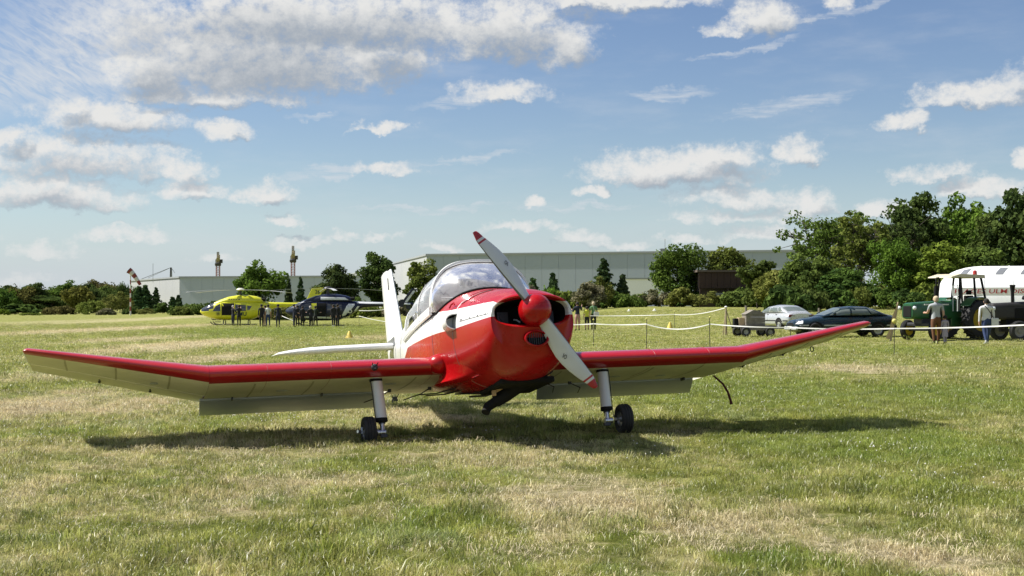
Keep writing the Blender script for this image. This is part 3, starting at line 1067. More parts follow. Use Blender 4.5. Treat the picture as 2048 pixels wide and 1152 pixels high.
def tail_ring(y, xl, xt, t, f0, f1):
    out = []
    n = 22
    for k in range(n):
        a = 2 * pi * k / n
        u = .5 - .5 * cos(a)
        q = f0 + (f1 - f0) * u
        th = t * sgnpow(sin(a), .75) * (1.1 - .8 * q if f0 == 0 else .6 * (1.15 - u)) * .5
        X = xl + (xt - xl) * q
        out.append((X, y, .83 + (xl - X) * sin(radians(7)) + th + .012))
    return out


TY = [(0, -4.12), (.3, -4.13), (.9, -4.20), (1.2, -4.27), (1.45, -4.36), (1.58, -4.44), (1.63, -4.52)]
for nm, f0, f1 in (('tailplane', 0, .60), ('elevator', .615, 1)):
    mb = MB(); rg = []
    for sd in (-1, 1):
        for (y, xl) in (reversed(TY) if sd < 0 else TY[1:]):
            rg.append(tail_ring(sd * y, xl, -4.95 - .0 * y, .105 * (1 if y < 1.3 else .7 if y < 1.5 else .45 if y < 1.6 else .12), f0, f1))
    mb.loft(rg); apart(mb, nm, M['white'], angle=50)
mb = MB(); mb.box((-4.35, -.17, .90), (.55, .015, .10)); apart(mb, 'tailplane_root_gap', M['steel'])

# exhaust and plumbing under the nose
mb = MB()
mb.tube([(.85, .27, -.20), (.66, .20, -.24), (.50, .08, -.30), (.40, -.05, -.385), (.36, -.13, -.43)], [.05, .062, .068, .066, .058], 16)
mb.tube([(.37, -.11, -.42), (.33, -.20, -.475), (.36, -.235, -.53)], [.048, .046, .040], 14)
ex_ = apart(mb, 'exhaust', M['black'])
mb = MB(); mb.bar((.52, -.05, -.30), (.42, -.17, -.36), .02); mb.box((.44, -.16, -.36), (.05, .03, .05)); apart(mb, 'exhaust_bracket', M['chip'], ex_)
mb = MB(); mb.box((.45, .06, -.30), (.80, .52, .06)); apart(mb, 'cowl_outlet', M['black'], bevel=.02)
for (a, b, r) in [((.3, -.15, -.30), (-.5, -.30, -.24), .010), ((.2, -.02, -.31), (-.7, -.10, -.25), .012), ((.25, .10, -.31), (-.6, .20, -.25), .010),
                  ((.0, -.42, -.24), (-.75, -.62, -.20), .007), ((-.1, -.30, -.24), (-.95, -.5, -.19), .008)]:
    mb = MB(); mb.tube([a, (Vector(a) + Vector(b)) / 2 + Vector((0, 0, -.02)), b], r, 6); apart(mb, 'drain_pipe', M['darkmetal'])
for (x, y) in [(-.55, -.55), (-.45, .62), (-.6, -.95), (-.6, .95)]:
    mb = MB(); mb.tube([(x, y, -.165), (x + .02, y - .10 * (1 if y < 0 else -1), -.22), (x - .35, y - .2 * (1 if y < 0 else -1), -.23)], .006, 5); mb.box((x, y, -.165), (.03, .03, .03))
    apart(mb, 'brake_line', M['ink'])
# registration marks on the red side, partly hidden by the wing root
for q in (0, .11):
    mb = MB(); mb.patch([(-1.50 - q, .16), (-1.50 - q, .30), (-1.56 - q, .30), (-1.56 - q, .16)], lambda x, z: fsurf_y(x, z, .004), 2, 3)
    apart(mb, 'registration_mark', M['white'])
# dark tie rope hanging from the port wing
mb = MB()
r0 = Vector(AO) + Vector(AB @ np.array([-1.05, 2.78, -.13]))
pr = [r0 + Vector(p) for p in ((0, 0, .03), (.04, -.02, -.005), (.10, -.03, -.06), (.155, -.03, -.15), (.185, -.02, -.24), (.195, -.02, -.285))]
mb.tube(pr, [.010, .011, .012, .013, .014, .019], 8)
M['rope'] = pmat('dark_red_rope', (.10, .018, .02), .8, var=.3, vscale=40)
tag(mb.build('tie_rope', M['rope']), 'dark red rope hanging under the upswept wing beside the grey flap', 'rope')

# ------------------------------------------------------------------ ground and grass
# dry patches seen in the photograph: (column, row, half width, half height, amount)
DRY = [(480, 930, 620, 170, .38), (60, 830, 190, 60, 1.0), (270, 815, 110, 35, .9), (370, 692, 130, 26, 1.2), (250, 655, 110, 16, 1.1), (450, 712, 90, 14, 1.1), (205, 745, 150, 36, .6), (300, 672, 100, 14, 1.1), (1150, 1000, 260, 60, .85), (1090, 1090, 110, 60, .6),
       (1500, 1060, 320, 60, .9), (1800, 1110, 300, 45, 1.0), (640, 965, 200, 28, .8), (1050, 915, 260, 40, .5), (420, 1010, 170, 40, .45), (30, 975, 120, 25, .8),
       (820, 840, 110, 28, .8), (200, 930, 200, 20, .5), (1720, 735, 170, 10, .9), (800, 668, 160, 6, .8), (310, 640, 120, 14, .6), (90, 640, 120, 10, .4), (1650, 690, 60, 12, .5)]


GREEN = [(1300, 765, 420, 36, .55), (1750, 900, 420, 55, 1.0), (1500, 800, 450, 60, .7), (870, 1060, 110, 40, .9), (700, 930, 130, 22, .4), (1480, 1135, 170, 30, .9), (150, 870, 200, 14, .5),
         (560, 660, 300, 18, .7), (430, 860, 160, 25, .5), (1900, 990, 180, 40, .6), (1900, 800, 300, 40, .8), (1850, 700, 300, 16, .5)]


def greenness(x, y):
    if y < 3: return 0
    px = 1024 + x / y * F; py = YH + CH / y * F
    return max([0] + [am * (1 - ((px - a) / w) ** 2 - ((py - b_) / hh) ** 2) for a, b_, w, hh, am in GREEN])


def dryness(x, y):
    if y < 3: return 0
    px = 1024 + x / y * F; py = YH + CH / y * F
    return max([0] + [am * (1 - ((px - a) / w) ** 2 - ((py - b_) / hh) ** 2) for a, b_, w, hh, am in DRY])


def gcol_group():
    """colour of the meadow at a world position: mown green grass, straw patches, a worn track"""
    g = bpy.data.node_groups.new('meadow_colour', 'ShaderNodeTree')
    g.interface.new_socket(name='Color', in_out='OUTPUT', socket_type='NodeSocketColor')
    g.interface.new_socket(name='Dry', in_out='OUTPUT', socket_type='NodeSocketFloat')
    t = NT(g)
    pos = t.new('ShaderNodeNewGeometry').outputs['Position']
    p2 = t.vm('MULTIPLY', pos, (1, 1, 0))
    wrp = t.vm('MULTIPLY_ADD', t.vm('SUBTRACT', t.noise(p2, .55, 4, .6, col=True), (.5, .5, .5)), (2.2, 3.2, 0), p2)
    D = DRY
    G = GREEN

    def field(L):
        acc = None
        for (px, py, hw, hh, am) in L:
            a = flat(px, py); far = flat(px, max(py - hh, 616)).y; near = flat(px, py + hh).y
            c = ((px - 1024) / F * (far + near) / 2, (far + near) / 2)
            rx, ry = hw / F * a.y, (far - near) / 2
            d = t.vm('MULTIPLY_ADD', wrp, (1 / rx, 1 / ry, 0), (-c[0] / rx, -c[1] / ry, 0))
            v = t.m('MULTIPLY', t.m('SUBTRACT', 1.0, t.vm('DOT_PRODUCT', d, d, out='Value')), am)
            acc = v if acc is None else t.m('MAXIMUM', acc, v)
        return t.m('MAXIMUM', acc, 0.0)
    dry = field(D); grn = field(G)
    n1 = t.noise(p2, .42, 6, .62)
    n2 = t.noise(t.vm('MULTIPLY', p2, (1, .8, 0)), 2.6, 5, .65)
    n3 = t.noise(p2, 11, 4, .6)
    n4 = t.noise(t.vm('MULTIPLY', p2, (.10, .55, 0)), 1.0, 5, .6)       # mowing swaths
    s = t.m('ADD', t.m('MULTIPLY', t.m('SUBTRACT', n1, .5), 1.3), t.m('MULTIPLY', t.m('SUBTRACT', n2, .5), 2.1))
    s = t.m('ADD', s, t.m('MULTIPLY', t.m('SUBTRACT', n4, .5), 1.1))
    s = t.m('ADD', s, t.m('MULTIPLY', t.m('SUBTRACT', n3, .5), 1.5))
    s = t.m('ADD', t.m('ADD', s, t.m('MULTIPLY', dry, .95)), t.m('MULTIPLY', grn, -1.05))
    f = t.ss(s, -.22, 1.12)
    green = t.mix(t.ss(n2, .35, .68), (.148, .176, .027, 1), (.340, .350, .078, 1))
    green = t.mix(t.ss(t.noise(p2, .9, 4), .52, .72, 0, .6), green, (.215, .260, .105, 1))
    green = t.mix(t.ss(grn, .1, .8, 0, .5), green, (.155, .215, .030, 1))
    straw = t.mix(t.ss(n3, .3, .7), (.37, .31, .165, 1), (.68, .59, .37, 1))
    c = t.mix(f, green, straw)
    earth = t.m('MULTIPLY', t.ss(t.noise(p2, 1.7, 5, .7), .66, .74, 0, .5), t.ss(dry, .35, .8))
    c = t.mix(earth, c, (.17, .115, .065, 1))
    o = t.n.new('NodeGroupOutput')
    t.l.new(c, o.inputs[0]); t.l.new(f, o.inputs[1])
    return g


GG = gcol_group()
gm = bpy.data.materials.new('meadow'); gm.use_nodes = True
t = NT(gm.node_tree); b = t.n['Principled BSDF']
gn = t.n.new('ShaderNodeGroup'); gn.node_tree = GG
pos = t.new('ShaderNodeNewGeometry').outputs['Position']
sp = t.new('ShaderNodeSeparateXYZ', {0: pos})
streak = t.noise(t.vm('MULTIPLY', pos, (1.0, .45, 1)), 3.2, 6, .7)
farv = t.ss(sp.outputs[1], 14, 60)
dk = t.lin(streak, .3, .7, .60, .96)
c = t.vm('SCALE', gn.outputs[0]); t.l.new(t.mix(farv, (.60, .60, .60, 1), dk), c.node.inputs['Scale'])
t.l.new(c, b.inputs['Base Color']); b.inputs['Roughness'].default_value = .95; b.inputs['Specular IOR Level'].default_value = .1
bn = t.new('ShaderNodeBump', {'Strength': .9, 'Distance': .06, 'Height': t.noise(pos, 16, 6, .7)})
t.l.new(bn.outputs[0], b.inputs['Normal'])

gx = np.concatenate([-np.geomspace(3500, 8, 46), np.linspace(-7.5, 7.5, 31), np.geomspace(8, 3500, 46)])
gy = np.concatenate([-np.geomspace(2500, 4, 18), np.linspace(-2, 60, 63), np.geomspace(62, 3500, 60)])
mb = MB()
vs = []
for y in gy:
    for x in gx:
        z = ground_z(x, y)
        if 5 < y < 60: z += .018 * mnoise.noise((x * .8, y * .8, 3.0)) + .010 * mnoise.noise((x * 3, y * 3, 7.0))
        vs.append((x, y, z))
nx = len(gx)
mb.add(vs, [(j * nx + i, j * nx + i + 1, (j + 1) * nx + i + 1, (j + 1) * nx + i) for j in range(len(gy) - 1) for i in range(nx - 1)])
tag(mb.build('ground', gm, fix=False, angle=180), kind='structure')

bm_ = bpy.data.materials.new('grass_blades'); bm_.use_nodes = True
t = NT(bm_.node_tree); t.n.clear()
gn = t.n.new('ShaderNodeGroup'); gn.node_tree = GG
rnd = t.new('ShaderNodeObjectInfo').outputs['Random']
att = t.new('ShaderNodeAttribute', attribute_name='blade').outputs['Fac']
vv = t.m('MULTIPLY', t.lin(rnd, 0, 1, .85, 1.40), t.lin(att, 0, 1, .80, 1.45))
c = t.vm('SCALE', gn.outputs[0]); t.l.new(vv, c.node.inputs['Scale'])
# some blades of every tuft are dead straw, whatever the patch
deadb = t.ss(att, .72, .77)
c2 = t.mix(t.m('MULTIPLY', deadb, t.m('MULTIPLY_ADD', gn.outputs[1], .75, .18)), c, (.58, .50, .31, 1))
hs = t.new('ShaderNodeHueSaturation', {'Hue': t.lin(rnd, 0, 1, .488, .512), 'Saturation': 1.0, 'Value': 1.08, 'Color': c2})
df = t.new('ShaderNodeBsdfDiffuse', {'Color': hs.outputs[0], 'Roughness': .6})
tl = t.new('ShaderNodeBsdfTranslucent', {'Color': hs.outputs[0]})
gl = t.new('ShaderNodeBsdfGlossy', {'Color': (1, 1, 1, 1), 'Roughness': .42})
m1 = t.new('ShaderNodeMixShader', {0: .42, 1: df.outputs[0], 2: tl.outputs[0]})
m2 = t.new('ShaderNodeMixShader', {0: .035, 1: m1.outputs[0], 2: gl.outputs[0]})
t.new('ShaderNodeOutputMaterial', {'Surface': m2.outputs[0]})
M['blades'] = bm_


def tuft(name, nb, rad, h0, h1, w, lean, seed):
    r = random.Random(seed); vs, fs, at_ = [], [], []
    for _ in range(nb):
        a, d = r.uniform(0, 2 * pi), rad * sqrt(r.random())
        x, y = d * cos(a), d * sin(a)
        h = r.uniform(h0, h1); dr = r.uniform(0, 2 * pi); ln = lean * r.uniform(.2, 1.0) * h
        fx = r.uniform(0, pi); wx, wy = w * .5 * cos(fx), w * .5 * sin(fx)
        i = len(vs); k = r.random()
        mx, my = x + cos(dr) * ln * .35, y + sin(dr) * ln * .35
        vs += [(x - wx, y - wy, -.015), (x + wx, y + wy, -.015), (mx + wx * .8, my + wy * .8, h * .6), (mx - wx * .8, my - wy * .8, h * .6),
               (x + cos(dr) * ln, y + sin(dr) * ln, h * (1 - .25 * min(ln / max(h, .001), 1)))]
        fs += [(i, i + 1, i + 2, i + 3), (i + 3, i + 2, i + 4)]; at_ += [k] * 5
    me = bpy.data.meshes.new(name); me.from_pydata(vs, [], fs); me.materials.append(M['blades'])
    al = me.attributes.new('blade', 'FLOAT', 'POINT'); al.data.foreach_set('value', at_)
    me.polygons.foreach_set('use_smooth', [True] * len(fs))
    return bpy.data.objects.new(name, me)


tcol = bpy.data.collections.new('grass_tufts')
sm_ = pmat('straw_clippings', (.50, .435, .275), .9, var=.3, vscale=30)
M['straw'] = sm_
TUFTS = [tuft('tuft_a', 95, .12, .025, .065, .0038, .8, 1), tuft('tuft_b', 80, .11, .02, .075, .004, 1.0, 2), tuft('tuft_c', 70, .14, .015, .045, .0038, 1.5, 3),
         tuft('tuft_d', 26, .07, .05, .12, .0045, .7, 4), tuft('tuft_e', 85, .17, .006, .026, .004, 5.0, 5),
         tuft('tuft_f', 60, .32, .025, .07, .009, 1.0, 6), tuft('tuft_g', 55, .34, .02, .055, .010, 1.5, 7)]
for k_, (nb_, rad_, sd_) in enumerate(((90, .26, 8), (60, .16, 9))):       # mats of cut straw lying on the turf
    o = tuft('tuft_straw', nb_, rad_, .008, .024, .0034, 4.4, sd_); o.data.materials[0] = M['straw']; TUFTS.append(o)
for i, o in enumerate(TUFTS):
    o.name = '%02d_tuft' % i
    tcol.objects.link(o)


def scatter_tree():
    g = bpy.data.node_groups.new('scatter_grass', 'GeometryNodeTree')
    g.interface.new_socket(name='Geometry', in_out='INPUT', socket_type='NodeSocketGeometry')
    g.interface.new_socket(name='Geometry', in_out='OUTPUT', socket_type='NodeSocketGeometry')
    n = g.nodes; L = g.links
    gi = n.new('NodeGroupInput'); go = n.new('NodeGroupOutput')
    ci = n.new('GeometryNodeCollectionInfo'); ci.inputs['Collection'].default_value = tcol
    ci.inputs['Separate Children'].default_value = True; ci.inputs['Reset Children'].default_value = True
    ip = n.new('GeometryNodeInstanceOnPoints'); ip.inputs['Pick Instance'].default_value = True

    def na(nm, ty):
        q = n.new('GeometryNodeInputNamedAttribute'); q.data_type = ty; q.inputs['Name'].default_value = nm; return q.outputs[0]
    L.new(gi.outputs[0], ip.inputs['Points']); L.new(ci.outputs[0], ip.inputs['Instance'])
    L.new(na('idx', 'INT'), ip.inputs['Instance Index'])
    L.new(na('rot', 'FLOAT_VECTOR'), ip.inputs['Rotation']); L.new(na('scl', 'FLOAT_VECTOR'), ip.inputs['Scale'])
    L.new(ip.outputs[0], go.inputs[0])
    return g


GT = scatter_tree()


def scatter(name, zone, dens, kinds, seed, smin, smax):
    """zone: (y0, y1, half-width slope, extra metres)"""
    r = np.random.default_rng(seed); pts = []; idx = []; scl = []
    y0, y1, sl, ex = zone
    steps = np.geomspace(y0, y1, 14)
    for a, b_ in zip(steps, steps[1:]):
        w = sl * b_ + ex
        n = int(2 * w * (b_ - a) * dens * (y0 / a) ** .9)
        X = r.uniform(-w, w, n); Y = r.uniform(a, b_, n)
        for x, y in zip(X, Y):
            c = mnoise.noise((x * .9, y * .9, .3)) + .6 * mnoise.noise((x * 2.7, y * 2.7, 4.1))
            if c < -.55 and r.random() < .7: continue
            if r.random() < (.02 + .34 * min(dryness(x, y), 1) * (1 if mnoise.noise((x * 1.6, y * 1.6, 9.0)) > -.1 else .2) + (.26 if mnoise.noise((x * 1.3, y * 2.2, 21.0)) > .40 else 0)) * max(0, 1 - 1.6 * greenness(x, y)):
                pts.append((x, y, ground_z(x, y) + .012)); idx.append(7 + int(r.random() < .5)); s = r.uniform(.7, 1.3); scl.append((s, s, s)); continue
            k = kinds[int((c * .6 + r.random()) * len(kinds)) % len(kinds)]
            pts.append((x, y, ground_z(x, y) + .006)); idx.append(k)
            s = r.uniform(smin, smax) * (1 + .55 * max(min(c, 1.2), -.6))
            scl.append((s * (a / y0) ** .25, s * (a / y0) ** .25, s * (.66 + .14 * max(c, 0))))
    n = len(pts)
    me = bpy.data.meshes.new(name); me.from_pydata(pts, [], [])
    at_ = me.attributes.new('idx', 'INT', 'POINT'); at_.data.foreach_set('value', np.array(idx, dtype=np.int32))
    at_ = me.attributes.new('rot', 'FLOAT_VECTOR', 'POINT')
    rot = np.zeros((n, 3)); rot[:, 2] = r.uniform(0, 6.28, n); rot[:, :2] = r.normal(0, .12, (n, 2)); at_.data.foreach_set('vector', rot.ravel())
    at_ = me.attributes.new('scl', 'FLOAT_VECTOR', 'POINT'); at_.data.foreach_set('vector', np.array(scl).ravel())
    o = link(name, me); md = o.modifiers.new('scatter', 'NODES'); md.node_group = GT
    tag(o, kind='stuff')
    return n


STRAW_ZONE = True
ng = scatter('grass', (5.6, 24, .42, 2.5), 120, [0, 1, 2, 0, 4, 2, 1, 3, 4, 2], 5, .75, 1.2)
ng += scatter('far_grass', (20, 125, .42, 2.5), 8.0, [5, 6, 5], 6, .8, 1.3)

# white clover heads in the grass
mb = MB(); r_ = random.Random(3)
CL = [(1750, 905, 60, 12, 26), (1320, 905, 120, 40, 16), (1480, 800, 250, 25, 60), (560, 845, 120, 14, 40), (150, 800, 140, 40, 30), (90, 880, 90, 20, 30), (1560, 715, 300, 15, 60),
      (1000, 870, 60, 10, 10), (1900, 960, 120, 40, 16), (1300, 745, 100, 20, 25)]
for (px, py, hw, hh, n) in CL:
    for _ in range(n):
        p = flat(px + r_.gauss(0, hw * .6), min(max(py + r_.gauss(0, hh * .6), 660), 1150))
        z = ground_z(p.x, p.y) + r_.uniform(.045, .075); s = r_.uniform(.004, .0075)
        mb.sphere((p.x, p.y, z), (s, s, s * .9), 6, 4)
M['clover'] = pmat('clover_petals', (.75, .73, .66), .8)
tag(mb.build('clover_flowers', M['clover'], fix=False), kind='stuff')

# ------------------------------------------------------------------ trees and bushes
def leaf_mat(name, a, b_, tr=.30, dark=.5):
    m = bpy.data.materials.new(name); m.use_nodes = True
    t = NT(m.node_tree); t.n.clear()
    at_ = t.new('ShaderNodeAttribute', attribute_name='leaf').outputs['Fac']
    oi = t.new('ShaderNodeObjectInfo').outputs['Random']
    pos = t.new('ShaderNodeNewGeometry').outputs['Position']
    nz = t.noise(pos, .45, 4, .6)
    c = t.mix(t.ss(t.m('ADD', t.m('MULTIPLY', at_, .6), t.m('MULTIPLY', nz, .6)), .25, .95), C4(a), C4(b_))
    hs = t.new('ShaderNodeHueSaturation', {'Hue': t.lin(oi, 0, 1, .485, .51), 'Saturation': t.lin(oi, 0, 1, .9, 1.05), 'Value': t.lin(oi, 0, 1, .85, 1.15), 'Color': c})
    df = t.new('ShaderNodeBsdfDiffuse', {'Color': hs.outputs[0]})
    tl = t.new('ShaderNodeBsdfTranslucent', {'Color': hs.outputs[0]})
    mx = t.new('ShaderNodeMixShader', {0: tr, 1: df.outputs[0], 2: tl.outputs[0]})
    t.new('ShaderNodeOutputMaterial', {'Surface': mx.outputs[0]})
    return m


LM = {'oak': leaf_mat('leaves_mid_green', (0.048, 0.086, 0.019), (0.138, 0.207, 0.037)),
      'dark': leaf_mat('leaves_dark_green', (0.036, 0.066, 0.021), (0.097, 0.148, 0.034)),
      'light': leaf_mat('leaves_light_green', (0.075, 0.116, 0.018), (0.189, 0.240, 0.043)),
      'olive': leaf_mat('leaves_olive', (0.078, 0.094, 0.022), (0.212, 0.220, 0.062)),
      'conifer': leaf_mat('needles', (0.026, 0.052, 0.022), (0.072, 0.113, 0.042), .12),
      'blossom': leaf_mat('leaves_grey_green', (0.089, 0.103, 0.042), (0.252, 0.233, 0.141)),
      'copper': leaf_mat('leaves_brownish', (0.072, 0.078, 0.022), (0.176, 0.168, 0.047))}
M['bark'] = pmat('bark', (.055, .045, .035), .9, var=.3, vscale=8)


def leaves_mesh(name, clumps, per, size, mat, seed, up=.4):
    """small leaf quads gathered in clumps; clumps: (centre, radius vector)"""
    r = np.random.default_rng(seed)
    V, Fc, A = [], [], []
    for (c, rad) in clumps:
        n = int(per * (.7 + .6 * r.random()))
        d = r.normal(0, 1, (n, 3)); d /= np.linalg.norm(d, axis=1)[:, None]
        rr = (.35 + .65 * r.random(n) ** .5)[:, None]
        p = np.array(c) + d * rr * np.array(rad)
        nrm = d * .8 + r.normal(0, .6, (n, 3)); nrm[:, 2] += up
        nrm /= np.linalg.norm(nrm, axis=1)[:, None]
        ref = r.normal(0, 1, (n, 3)); tx = np.cross(nrm, ref); tx /= np.linalg.norm(tx, axis=1)[:, None] + 1e-9
        ty = np.cross(nrm, tx)
        s = (size * r.uniform(.6, 1.35, n))[:, None]
        base = len(V) * 0 + sum(len(x) for x in V)
        q = np.stack([p - tx * s * .5, p + ty * s * .38, p + tx * s * .5, p - ty * s * .38], 1).reshape(-1, 3)
        V.append(q); k = np.arange(n) * 4 + base
        Fc.append(np.stack([k, k + 1, k + 2, k + 3], 1))
        A.append(np.repeat(np.clip(r.random() * .7 + r.random(n) * .45, 0, 1), 4))
    V = np.concatenate(V); Fc = np.concatenate(Fc); A = np.concatenate(A)
    me = bpy.data.meshes.new(name)
    me.from_pydata(V.tolist(), [], Fc.tolist()); me.materials.append(mat)
    al = me.attributes.new('leaf', 'FLOAT', 'POINT'); al.data.foreach_set('value', A)
    return me


def make_crown(kind, seed, h, w):
    """returns (clumps, limb paths) for a tree of height h and crown width w, base at 0"""
    r = random.Random(seed); cl, limbs = [], []
    if kind == 'round':
        zc, hz = h * .60, h * .42
        for _ in range(78):
            a, u = r.uniform(0, 2 * pi), r.uniform(-1, 1)
            q = r.uniform(.55, 1.0) * (1 + .16 * sin(3 * a + seed) + .12 * sin(5 * u + seed))
            s = sqrt(1 - u * u)
            z = zc + hz * u * q
            ws = w / 2 * (1.0 if u > -.3 else 1.0 + .2 * (u + .3))
            k = r.uniform(.10, .19) * w
            cl.append(((ws * .88 * s * cos(a) * q, ws * .88 * s * sin(a) * q, max(z, h * .12)), (k, k, k * .75)))
        for _ in range(9):
            a = r.uniform(0, 2 * pi); z0 = h * r.uniform(.2, .45)
            limbs.append([(0, 0, z0), (w * .16 * cos(a), w * .16 * sin(a), z0 + h * .13), (w * .36 * cos(a), w * .36 * sin(a), z0 + h * .28)])
    elif kind == 'sparse':
        for _ in range(11):
            a = r.uniform(0, 2 * pi); z0 = h * r.uniform(.18, .55); e = r.uniform(.18, .46) * w
            top = h * r.uniform(.62, 1.0)
            pth = [(0, 0, z0), (e * .5 * cos(a), e * .5 * sin(a), z0 + (top - z0) * .45), (e * cos(a), e * sin(a), top)]
            limbs.append(pth)
            for _ in range(17):
                t_ = r.uniform(.3, 1.02)
                p = Vector(pth[1]).lerp(Vector(pth[2]), t_) + Vector((r.gauss(0, .10 * w), r.gauss(0, .10 * w), r.gauss(0, .05 * h)))
                limbs.append([Vector(pth[1]).lerp(Vector(pth[2]), t_ * .8), p])
                k = r.uniform(.05, .11) * w
                if p.z < h * .62 or r.random() < .62: cl.append((tuple(p), (k, k, k * .7)))
        for _ in range(20):
            a, z = r.uniform(0, 2 * pi), h * r.uniform(.10, .5)
            q = w * .42 * r.uniform(.4, 1); k = r.uniform(.09, .15) * w
            cl.append(((q * cos(a), q * sin(a), z), (k, k, k * .8)))
    elif kind == 'conifer':
        n = 15
        for i in range(n):
            z = h * (.08 + .90 * i / n); ww = w / 2 * (1 - i / n) ** .85 + .08
            m_ = max(3, int(8 * (1 - i / n)) + 2)
            for k in range(m_):
                a = 2 * pi * k / m_ + r.uniform(-.3, .3); e = ww * r.uniform(.55, 1.1)
                cl.append(((e * .6 * cos(a), e * .6 * sin(a), z - .04 * h * r.random()), (e * .5 + .1, e * .5 + .1, h * .028 + .05)))
        limbs.append([(0, 0, h * .5), (0, 0, h * .99)])
    elif kind == 'bush':
        for _ in range(40):
            a = r.uniform(0, 2 * pi); q = sqrt(r.random()) * (1 + .2 * sin(2 * a + seed))
            zt = h * (1 - .55 * q * q) * r.uniform(.35, .92)
            k = r.uniform(.09, .16) * max(w, h)
            cl.append(((w * .46 * q * cos(a), w * .46 * q * sin(a), zt), (k, k, k * .8)))
        for _ in range(5):
            a = r.uniform(0, 2 * pi); limbs.append([(0, 0, 0), (w * .2 * cos(a), w * .2 * sin(a), h * .5)])
    return cl, limbs


def tree_proto(name, kind, mat, seed, h, w, per, size, label, cat, group):
    """tree = Empty > trunk, crown"""
    e = empty(name, (0, 0, 0), 0, label, cat, group)
    cl, limbs = make_crown(kind, seed, h, w)
    me = leaves_mesh('crown', cl, per, size, LM[mat], seed)
    link('crown', me, e)
    m = MB(); r0 = max(.018 * h, .05)
    if kind != 'bush': m.tube([(0, 0, -.3), (.02 * w, 0, h * .25), (-.01 * w, .01 * w, h * .5), (0, 0, h * .78)], [r0 * 1.25, r0, r0 * .75, r0 * .25], 8)
    for p in limbs: m.tube(p, [r0 * (.5 if len(p) > 2 else .22)] + ([r0 * .34] if len(p) > 2 else []) + [r0 * .12], 5)
    m.build('trunk' if kind != 'bush' else 'stem', M['bark'], e, fix=False)
    return e


PROTO = {}


def plant(name, kind, mat, px, Y, top_py, wpx, label, cat='tree', group=None, seed=None, per=60, size=.3, base_dz=0.0):
    """a tree at photo column px, distance Y, whose top reaches photo row top_py and whose crown is wpx wide"""
    p = at(px, Y, base_dz)
    h = z_of(top_py, Y) - p.z; w = wpx / F * Y
    key = (kind, mat, seed)
    if key not in PROTO:
        e = PROTO[key] = tree_proto(name, kind, mat, seed or 1, h, w, per, size, label, cat, group)
        e['_h'] = h; e['_w'] = w
    else:
        e = copy_tree(PROTO[key]); e.name = name
        e['label'] = label; e['category'] = cat
        if group: e['group'] = group
        elif 'group' in e: del e['group']
    q = PROTO[key]
    e.scale = (w / q['_w'], w / q['_w'], h / q['_h'])
    e.location = p; e.rotation_euler = (0, 0, random.uniform(0, 6.28))
    return e


GT1 = 'trees standing in front of the warehouses'
plant('round_tree', 'round', 'oak', 520, 152, 529, 98, 'round green tree behind the yellow helicopter cabin', group=GT1, seed=1, per=120, size=.30)
plant('round_tree', 'round', 'dark', 672, 155, 535, 86, 'dark rounded tree rising behind the blue helicopter rotor', group=GT1, seed=2, per=120, size=.30)
plant('round_tree', 'round', 'dark', 757, 158, 516, 80, 'tall dark tree between the aeroplane fin and the blue helicopter rotor', group=GT1, seed=3, per=120, size=.30)
plant('round_tree', 'round', 'light', 845, 156, 527, 72, 'yellowish tree seen just behind the aeroplane canopy', group=GT1, seed=4, per=110, size=.28)
plant('round_tree', 'round', 'oak', 1354, 150, 497, 122, 'broad green tree in front of the grey warehouse beside the brown barn', group=GT1, seed=5, per=120, size=.30)
plant('round_tree', 'round', 'light', 1462, 150, 497, 92, 'bright green tree standing over the brown barn roof', group=GT1, seed=6, per=110, size=.29)
GC = 'conifers before the warehouse wall'
for i, (px, tp, w, lb) in enumerate([(1066, 553, 34, 'small conifer nearest the right edge of the canopy'), (1106, 542, 40, 'small pointed conifer above the hedge right of the propeller'),
                                     (1207, 512, 72, 'tallest conifer before the grey warehouse wall'), (1245, 546, 34, 'narrow conifer beside the white annex wall'),
                                     (577, 553, 26, 'thin conifer left of the wispy pair behind the helicopters'), (601, 550, 34, 'conifer between the two round trees behind the helicopters'),
                                     (277, 570, 34, 'dark conifer at the foot of the windsock pole'), (291, 567, 36, 'second dark conifer right of the windsock pole'), (312, 572, 34, 'dark conifer beside the corner shrub of the low warehouse'),
                                     (345, 592, 26, 'shortest dark conifer at the low warehouse corner'), (357, 588, 26, 'short dark conifer right at the low warehouse corner')]):
    Y = 172 if px > 1000 else 168 if px > 500 else 285
    plant('conifer', 'conifer', 'conifer', px, Y, tp, w, lb, group=GC, seed=20 + i % 3, per=34, size=.42)
GW = 'tall trees of the wood behind the cars'
